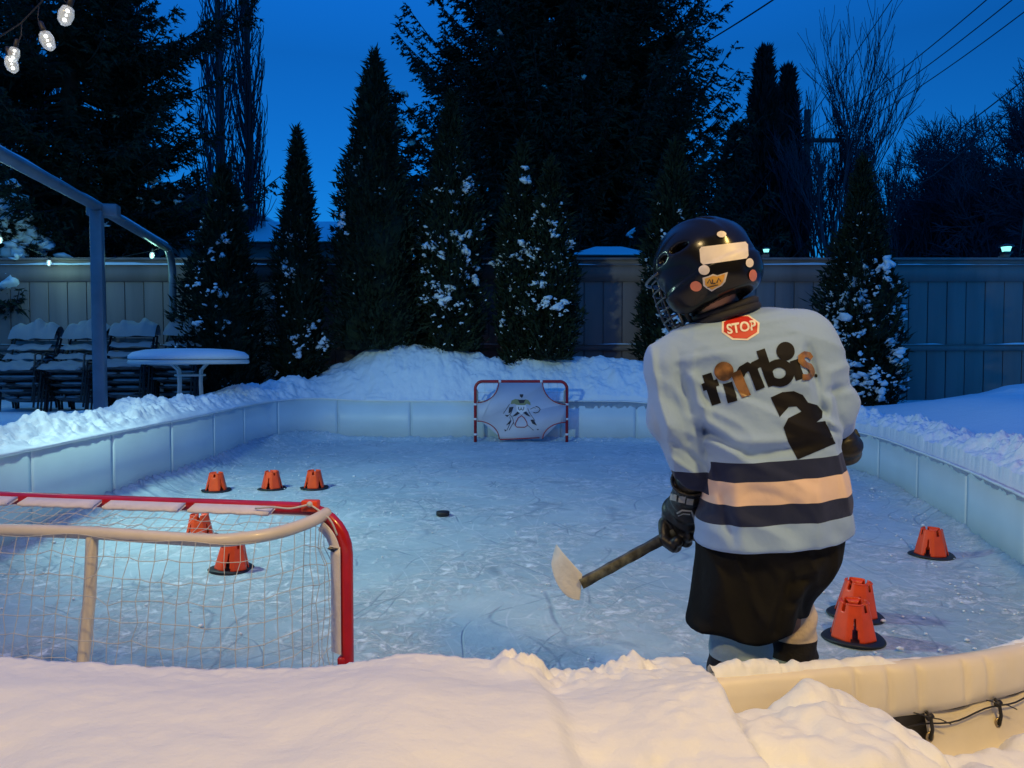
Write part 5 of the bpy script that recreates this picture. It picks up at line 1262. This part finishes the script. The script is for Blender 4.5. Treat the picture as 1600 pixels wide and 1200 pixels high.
def hand_f(Q, wrist, grip, sgn, s_=1.0):
    """closed hand round the shaft: palm plus four fingers and a thumb wrapping it"""
    pd = grip-wrist; pd = pd/np.linalg.norm(pd); ac_ = np.cross(sdv, pd); ac_ /= np.linalg.norm(ac_)
    pc = grip-pd*.012*s_+ac_*sgn*.022*s_
    f = smin(sd_cone(Q, wrist, pc, .022*s_, .030*s_), sd_ell(Q, pc, np.array([.034, .034, .034])*s_), .015)
    for k, (o_, ln_) in enumerate(zip((-.030, -.010, .010, .029), (1.0, 1.06, 1.0, .86))):
        c = grip+sdv*o_*s_*1.15
        a0 = [c+ac_*sgn*.024*s_, c+pd*.022*s_+ac_*sgn*.014*s_, c+pd*.020*s_*ln_-ac_*sgn*.016*s_, c-pd*.008*s_-ac_*sgn*.022*s_*ln_]
        for a, b in zip(a0[:-1], a0[1:]): f = smin(f, sd_cone(Q, a, b, .0098*s_, .0090*s_), .003)
    th = [pc-sdv*.034*s_, grip-sdv*.050*s_-ac_*sgn*.004*s_, grip-sdv*.044*s_-ac_*sgn*.024*s_+pd*.004]
    for a, b in zip(th[:-1], th[1:]): f = smin(f, sd_cone(Q, a, b, .011*s_, .009*s_), .004)
    return f
def body_f(Q):
    f = sd_ell(Q, K(1205, 640, 2.01), (.115, .08, .21)); f = smin(f, sd_cone(Q, HIPL, HIPR, .075, .075), .05)
    neck0 = K(1150, 535, 2.03); f = smin(f, sd_cone(Q, neck0, HL(0, -.015, -.09), .052, .047), .03)
    f = smin(f, sd_cone(Q, K(1085, 565, 2.02), K(1245, 545, 2.02), .045, .045), .04)
    # head with face
    h = sd_ell(Q, HL(0, -.005, .02), (.072, .090, .092), HM); h = smin(h, sd_ell(Q, HL(0, .035, -.045), (.052, .052, .055), HM), .03)
    h = smin(h, sd_cone(Q, HL(0, .085, .005), HL(0, .103, -.022), .007, .011), .012)
    h = smin(h, sd_cone(Q, HL(-.016, .080, -.055), HL(.016, .080, -.055), .006, .006), .006)
    for s_ in (-1, 1):
        h = smin(h, sd_ell(Q, HL(s_*.074, -.005, -.01), (.010, .018, .028), HM), .006); h = smax(h, -sd_ell(Q, HL(s_*.030, .092, .008), (.014, .010, .009), HM), .006); h = smin(h, sd_ell(Q, HL(s_*.030, .079, .008), (.012, .010, .010), HM), .002)
    f = smin(f, h, .02)
    for a, b, c, r1, r2, r3 in ((SH_L, EL_L, K(1082, 765, 2.04), .042, .034, .025), (SH_R, EL_R, K(1304, 668, 2.18), .042, .034, .025)):
        f = smin(f, sd_cone(Q, a, b, r1, r2), .02); f = smin(f, sd_cone(Q, b, c, r2, r3), .01)
    f = smin(f, hand_f(Q, K(1082, 765, 2.04), HLc, 1, .66), .006); f = smin(f, hand_f(Q, K(1304, 668, 2.17), HRc, -1, .66), .006)
    for a, b, c in ((HIPL, KNL, ANL), (HIPR, KNR, ANR)):
        f = smin(f, sd_cone(Q, a, b, .080, .042), .03); f = smin(f, sd_cone(Q, b, c, .042, .032), .02); f = smin(f, sd_cone(Q, c-np.array([0, .02, .02]), c+np.array([-.03, .12, -.04]), .034, .026), .02)
    return f
M['skin'] = mat('skin', (.52, .26, .17), .5, var=.05, vscale=10)
V, F = nets(body_f, (.22, 1.84, .0), (1.02, 2.34, 1.60), .008)
mk('body', V, F, M['skin'], kid, smooth=True)
M['hair'] = mat('hair', (.05, .03, .02), .6, bump=.5, bscale=60, stretch=(4, 4, .6))
def hair_f(Q): return smax(smax(sd_ell(Q, HL(0, -.012, .022), (.080, .094, .098), HM), -sd_ell(Q, HL(0, .10, -.02), (.07, .09, .08), HM), .01), -(Q-HL(0, 0, -.075))@np.array(HM @ Vector((0, 0, 1))), .01)
V, F = nets(hair_f, HC-.15, HC+.15, .006); mk('hair', V, F, M['hair'], kid, smooth=True)

# collar
M['collar'] = mat('collar_cloth', (.014, .016, .03), .8, bump=.2, bscale=60)
cc_ = K(1131, 503, 2.03); pts = []
for k in range(28):
    a = 2*math.pi*k/28; pts.append((cc_[0]+.082*math.cos(a), cc_[1]-.005+.080*math.sin(a), cc_[2]+.016+.026*math.cos(a)-.004*math.sin(a)))
m = MB(); m.tube(pts, .011, 10, closed=True); m.tube([(p[0]*.93+cc_[0]*.07, p[1]*.93+cc_[1]*.07, p[2]+.015) for p in pts], .011, 8, closed=True); m.build('collar', M['collar'], kid, True)

# shorts
prow = np.array([(840, 1092, 1316), (870, 1089, 1312), (930, 1082, 1298), (990, 1074, 1266), (1012, 1076, 1262)], float)
pz = np.array([K(800, r_[0], 1.98)[2] for r_ in prow])[::-1]; pl_ = np.array([K(r_[1], r_[0], 1.98)[0] for r_ in prow])[::-1]; pr_ = np.array([K(r_[2], r_[0], 1.98)[0] for r_ in prow])[::-1]
pfold = [((1130, 890), (1120, 985), 5, 16), ((1180, 900), (1175, 990), -5, 14), ((1240, 900), (1215, 990), -9, 9), ((1225, 930), (1200, 1000), 6, 10), ((1290, 880), (1245, 960), 6, 10), ((1100, 870), (1095, 970), -3, 12), ((1200, 870), (1290, 880), 3, 10), ((1245, 915), (1285, 905), -5, 7), ((1240, 950), (1262, 945), -5, 6)]
def pants_f(Q):
    w_ = .07*sst(.69, .75, Q[..., 0])*sst(.68, .54, Q[..., 2]); Q = Q.copy(); Q[..., 1] -= w_
    f = loft(Q, .004, pz, pl_, pr_, lambda z: .135+0*z, lambda z: 1.995+0*z)
    lg = smin(sd_cone(Q, HIPL+[0, 0, -.02], KNL+np.array([-.012, 0, .06]), .115, .112), sd_cone(Q, HIPR+[0, .01, -.02], KNR+np.array([-.015, 0, .06]), .105, .085), .02)
    f = smax(f, -sd_cone(Q, (.712, 1.84, .42), (.735, 1.84, .66), .050, .006), .03)
    f = smax(f, -sd_cone(Q, (.80, 1.87, .36), (.83, 1.87, .50), .05, .01), .05)
    f = f-fold_d(Q, pfold)
    f = smax(f, Q[..., 2]-.80, .01)
    x_, z_ = Q[..., 0], Q[..., 2]; c1 = np.clip(1-4.5*np.abs(vnoise(x_*17+z_*4+.8*vnoise(z_*8, x_*6, 302), z_*5-x_*2, 303)), -.4, 1); f = f-.0075*c1*sst(2.08, 1.98, Q[..., 1])
    hem = .492+.006*np.sin(x_*38)+.030*sst(.69, .73, Q[..., 0])+.006*np.sin(Q[..., 0]*30)
    f = smax(f, hem-Q[..., 2], .008)
    return f
M['shorts'] = mat('shorts_cloth', (.009, .009, .010), .85, bump=.45, bscale=22, var=.2, vscale=5, spec=.15)
V, F = nets(pants_f, (.38, 1.80, .42), (.96, 2.30, .84), .008); sh_ = mk('shorts', V, F, M['shorts'], kid, smooth=True)

# socks
def sock_mat(z1, z2, z3):
    m = mat('sock_cloth%.0f' % (z1*1000), (.4, .5, .56), .9, bump=.3, bscale=80); t = m.node_tree; N = t.nodes; L = t.links
    tc = N.new('ShaderNodeTexCoord'); sp = N.new('ShaderNodeSeparateXYZ'); L.new(tc.outputs['Object'], sp.inputs[0]); mr = N.new('ShaderNodeMapRange'); mr.inputs[1].default_value = 0; mr.inputs[2].default_value = .6; L.new(sp.outputs[2], mr.inputs[0])
    c = N.new('ShaderNodeValToRGB'); c.color_ramp.interpolation = 'CONSTANT'; e = c.color_ramp.elements; e[0].color = (.36, .48, .55, 1); e[1].position = z1/.6; e[1].color = (.012, .012, .018, 1); q = e.new(z2/.6); q.color = (.75, .62, .52, 1) if z3 is None else (.36, .48, .55, 1)
    L.new(mr.outputs[0], c.inputs[0]); L.new(c.outputs[0], N['Principled BSDF'].inputs['Base Color']); return m
def sock(kn, an, r, matn):
    def f(Q):
        g = smin(sd_cone(Q, kn+np.array([0, 0, .10]), kn-np.array([0, 0, .02]), r, r), sd_cone(Q, kn-np.array([0, 0, .02]), an+np.array([0, 0, .08]), r, r*.68), .02)
        g = g-.002*np.sin(Q[..., 2]*110+4*np.sin(Q[..., 0]*20)); g = smax(g, Q[..., 2]-.60, .01); return smax(g, .16-Q[..., 2], .01)
    V, F = nets(f, kn+np.array([-.14, -.14, -.30]), kn+np.array([.14, .18, .24]), .008); return mk('sock', V, F, matn, kid, smooth=True)
sock(KNL, ANL, .079, sock_mat(.375, .424, 1)); sock(KNR, ANR, .062, sock_mat(.388, .437, None))
# skates
M['skate'] = mat('skate_boot', (.015, .015, .016), .35); M['blade_steel'] = mat('blade_steel', (.6, .6, .62), .25, metal=1); M['holder'] = mat('blade_holder', (.7, .7, .7), .4)
for an in (ANL, ANR):
    def f(Q):
        g = smin(sd_cone(Q, an+np.array([0, -.005, .10]), an+np.array([0, -.01, 0]), .050, .043), sd_cone(Q, an+np.array([0, -.02, -.01]), an+np.array([-.03, .15, -.02]), .040, .033), .02)
        return smax(g, .055-Q[..., 2], .006)
    V, F = nets(f, an+np.array([-.12, -.10, -.06]), an+np.array([.10, .22, .18]), .007); sk_ = mk('skate', V, F, M['skate'], kid, smooth=True)
    rt = Matrix.Rotation(R(11), 3, 'Z'); m = MB(); m.box(an+np.array([-.014, .06, -.055+.015]), (.018, .20, .035), rt, bev=.004); m.build('blade_holder', M['holder'], sk_)
    m = MB(); m.box((an[0]-.014, an[1]+.06, .013), (.004, .24, .024), rt); m.build('blade', M['blade_steel'], sk_)

# gloves
M['glove'] = mat('glove_leather', (.012, .012, .013), .42, bump=.3, bscale=50); M['glove_grey'] = mat('glove_grey', (.34, .36, .36), .5)
def glove_f(wrist, grip, sgn, cuff):
    def f(Q):
        g = hand_f(Q, wrist, grip, sgn, 1.55)
        d = (grip-wrist)/np.linalg.norm(grip-wrist)
        # padded back of the hand and flared cuff
        g = smin(g, sd_cone(Q, wrist+d*.0, grip-d*.02, .040, .044), .01)
        c = sd_cone(Q, wrist-d*cuff, wrist+d*.01, .056, .044); c = smax(c, -((Q-(wrist-d*(cuff-.008)))@d), .004); c = smax(c, -sd_cone(Q, wrist-d*(cuff+.06), wrist-d*(cuff-.03), .048, .044), .003)
        g = smin(g, c, .008)
        # roll pads across the back
        s_ = (Q-wrist)@d; return g-.0022*np.cos(s_*180)*sst(.0, .02, s_)
    return f
wl = K(1078, 757, 2.03); V, F = nets(glove_f(wl, HLc, 1, .025), np.minimum(wl, HLc)-.12, np.maximum(wl, HLc)+.12, .005); gv = mk('glove', V, F, M['glove'], kid, smooth=True)
gbv = BVHTree.FromPolygons([tuple(v) for v in V], [tuple(f) for f in F])
def gd(polys, off=.002): decal(polys, M['glove_grey'], 'glove_trim', gv, off, gbv, 5)
gd([xf([(-5, -5), (5, -5), (5, 5), (-5, 5)], x, y, 8) for x, y in ((1053, 777), (1066, 780), (1078, 783))])
gd([stroke([(1058, 802), (1066, 797), (1080, 798), (1083, 806), (1086, 818)], 2.6), stroke([(1060, 806), (1068, 802), (1078, 803)], 1.6)])
wr_ = K(1305, 668, 2.16); V, F = nets(glove_f(wr_, HRc, -1, .012), np.minimum(wr_, HRc)-.12, np.maximum(wr_, HRc)+.12, .006); mk('glove', V, F, M['glove'], kid, smooth=True)

# helmet
M['helmet'] = mat('helmet_shell', (.008, .008, .009), .2, spec=.3, coat=.05, bump=.04, bscale=12)
def helmet_f(Q):
    q = (Q-HC)@np.array(HM)          # local
    x, y, z = q[..., 0], q[..., 1], q[..., 2]
    sh = sd_ell(q, (0, -.006, .012), (.114, .140, .128))
    sh = smin(sh, sd_ell(q, (0, -.065, -.035), (.098, .082, .070)), .03)
    sh = smin(sh, sd_ell(q, (.085, .010, -.05), (.030, .055, .050)), .02); sh = smin(sh, sd_ell(q, (-.085, .010, -.05), (.030, .055, .050)), .02)
    # ridges front to back and a belt line step
    sh = sh-.004*np.exp(-((np.abs(x)-.045)/.010)**2)*sst(.02, .07, z)-.004*sst(-.004, .004, -(z+.03+.15*y))
    # vents
    for sx in (-1, 1):
        for (cy_, cz_) in ((.05, .115), (-.02, .128), (-.08, .098)):
            sh = smax(sh, -sd_ell(q, (sx*.022, cy_, cz_+.012), (.008, .024, .026)), .004)
        sh = smax(sh, -sd_ell(q, (sx*.105, -.03, .06), (.024, .030, .010)), .004)
        sh = smax(sh, -sd_ell(q, (sx*.108, .035, .055), (.024, .026, .010)), .004)
    inner = sd_ell(q, (0, 0, .0), (.097, .118, .115)); sh = smax(sh, -inner, .006)
    face = sd_box(q, (0, .16, -.06), (.085, .10, .10), .03); sh = smax(sh, -face, .008)
    sh = smax(sh, -(z+.102+.1*y), .006)
    return sh
V, F = nets(helmet_f, HC-.2, HC+.2, .006); hel = mk('helmet', V, F, M['helmet'], kid, smooth=True)
hbv = BVHTree.FromPolygons([tuple(v) for v in V], [tuple(f) for f in F])
M['sticker_white'] = mat('sticker_white', (.72, .66, .62), .45, var=.06, vscale=30); M['sticker_gold'] = mat('sticker_gold', (.75, .33, .03), .45, col2=(.80, .45, .06), vscale=60); M['screw_orange'] = mat('screw_orange', (.62, .20, .13), .4); M['steel'] = mat('cage_steel', (.10, .11, .12), .3, metal=.8)
decal([[(1093, 390), (1096, 386), (1164, 378), (1168, 382), (1169, 400), (1166, 404), (1099, 414), (1095, 410)]], M['sticker_white'], 'name_sticker', hel, .0015, hbv, 5)
def dsc(px, py, rx, ry): return [(px+rx*math.cos(R(a)), py+ry*math.sin(R(a))) for a in range(0, 360, 20)]
decal([dsc(1101, 422, 8.5, 7.5), dsc(1170, 411, 6, 7), dsc(1127, 367, 7, 5)], M['sticker_white'], 'screw_cap', hel, .003, hbv, 4)
decal([dsc(1088, 447, 9, 8), dsc(1175, 430, 6, 9)], M['screw_orange'], 'ear_cap', hel, .003, hbv, 4)
wing = [(1098, 434), (1108, 431), (1114, 428), (1121, 430), (1137, 425), (1133, 440), (1128, 446), (1120, 450), (1112, 455), (1104, 450), (1099, 446)]
decal([wing], M['sticker_white'], 'wing_sticker', hel, .0015, hbv, 4)
cx_, cy_ = 1116, 440; decal([[(cx_+(a-cx_)*.8, cy_+(b-cy_)*.8) for a, b in wing]], M['sticker_gold'], 'wing_sticker_gold', hel, .0028, hbv, 4)
decal([stroke([(1106, 442), (1109, 436), (1112, 443)], 1.6), stroke([(1114, 436), (1113, 442), (1118, 442)], 1.6), stroke([(1120, 441), (1123, 434), (1126, 439)], 1.6), stroke([(1106, 448), (1122, 444)], 1.2)], M['print_black'], 'wing_print', hel, .0040, hbv, 4)
# cage
m = MB(); cg = []
for z in (-.145, -.118, -.09, -.062, -.034, -.006, .02):
    wv = math.sqrt(max(0, 1-((z+.04)/.16)**2)); cg.append([tuple(HL(.092*math.sin(a)*(.75+.25*wv), .045+.118*math.cos(a)*wv, z)) for a in np.linspace(-1.45, 1.45, 15)])
for c_ in cg: m.tube(c_, .0026, 6)
for k in range(1, 14, 2): m.tube([c_[k] for c_ in cg], .0024, 6)
m.tube([tuple(HL(.098*math.sin(a), .05+.118*math.cos(a), .03)) for a in np.linspace(-1.5, 1.5, 15)], .004, 6)
for s_ in (-1, 1): m.tube([tuple(HL(s_*.094, .06, .03)), tuple(HL(s_*.097, .045, -.05)), tuple(HL(s_*.085, .05, -.11)), tuple(HL(s_*.05, .09, -.155))], .004, 6)
m.build('face_cage', M['steel'], hel, True)
m = MB()
for s_ in (-1, 1): m.tube([tuple(HL(s_*.10, .02, -.06)), tuple(HL(s_*.085, .03, -.10)), tuple(HL(s_*.05, .05, -.12)), tuple(HL(0, .06, -.125))], .006, 6)
m.build('chin_strap', M['black_rubber'], hel, True)

# ------------------------------------------------------------------ hockey stick
st = empty('hockey_stick', Vector(stickA), 'dark wrapped hockey stick with white blade swung low by the skater', 'hockey stick')
sa = Vector(stickA); sb = Vector(stickB)+Vector(sdv)*.06; dvec = (sb-sa).normalized(); sw = Vector((0, 1, 0)); hgt = dvec.cross(sw).normalized()
m = MB(); n = 40; V = []
for i in range(n):
    c = sa.lerp(sb, i/(n-1)); k = 1+.06*math.sin(i*1.9)
    for (a, b) in ((-.9, -1), (.9, -1), (1, -.8), (1, .8), (.9, 1), (-.9, 1), (-1, .8), (-1, -.8)): V.append(tuple(c+hgt*.0135*a*k+sw*.010*b*k))
m.add(V, gridfaces(n, 8, True)); m.f.setdefault(8, []).append(np.array([list(range(8))])); m.f[8].append(np.array([[(n-1)*8+k for k in range(8)][::-1]])); m.build('shaft', M['shaft'], st, False)
# blade: curved slab, heel at the shaft, toe up left
bl_pts = [(910, 897, 906, 938), (903, 890, 895, 937), (895, 881, 882, 930), (887, 872, 872, 916), (879, 863, 864, 899), (873, 855, 861, 880), (869, 850, 864, 864)]
V = []
for i, (ax_, ay_, bx_, by_) in enumerate(bl_pts):
    Yd = 2.10+.004*i+.0022*i*i
    for (px, py) in ((ax_, ay_), (bx_, by_)):
        for off in (-.004, .004): V.append(tuple(P(px, py, Yd+off)))
F = []
for i in range(len(bl_pts)-1):
    a = i*4; F += [[a, a+4, a+5, a+1], [a+1, a+5, a+7, a+3], [a+3, a+7, a+6, a+2], [a+2, a+6, a+4, a]]
F += [[0, 1, 3, 2], [len(V)-4, len(V)-2, len(V)-1, len(V)-3]]
o = mk('blade', V, F, mat('blade_tape', (.74, .74, .66), .6, var=.06, vscale=20, bump=.2, bscale=60), st); bv = o.modifiers.new('b', 'BEVEL'); bv.width = .003; bv.segments = 2; 
o2 = o.modifiers.new('s', 'SUBSURF'); o2.levels = 1; o2.render_levels = 2
bpy.context.view_layer.update()
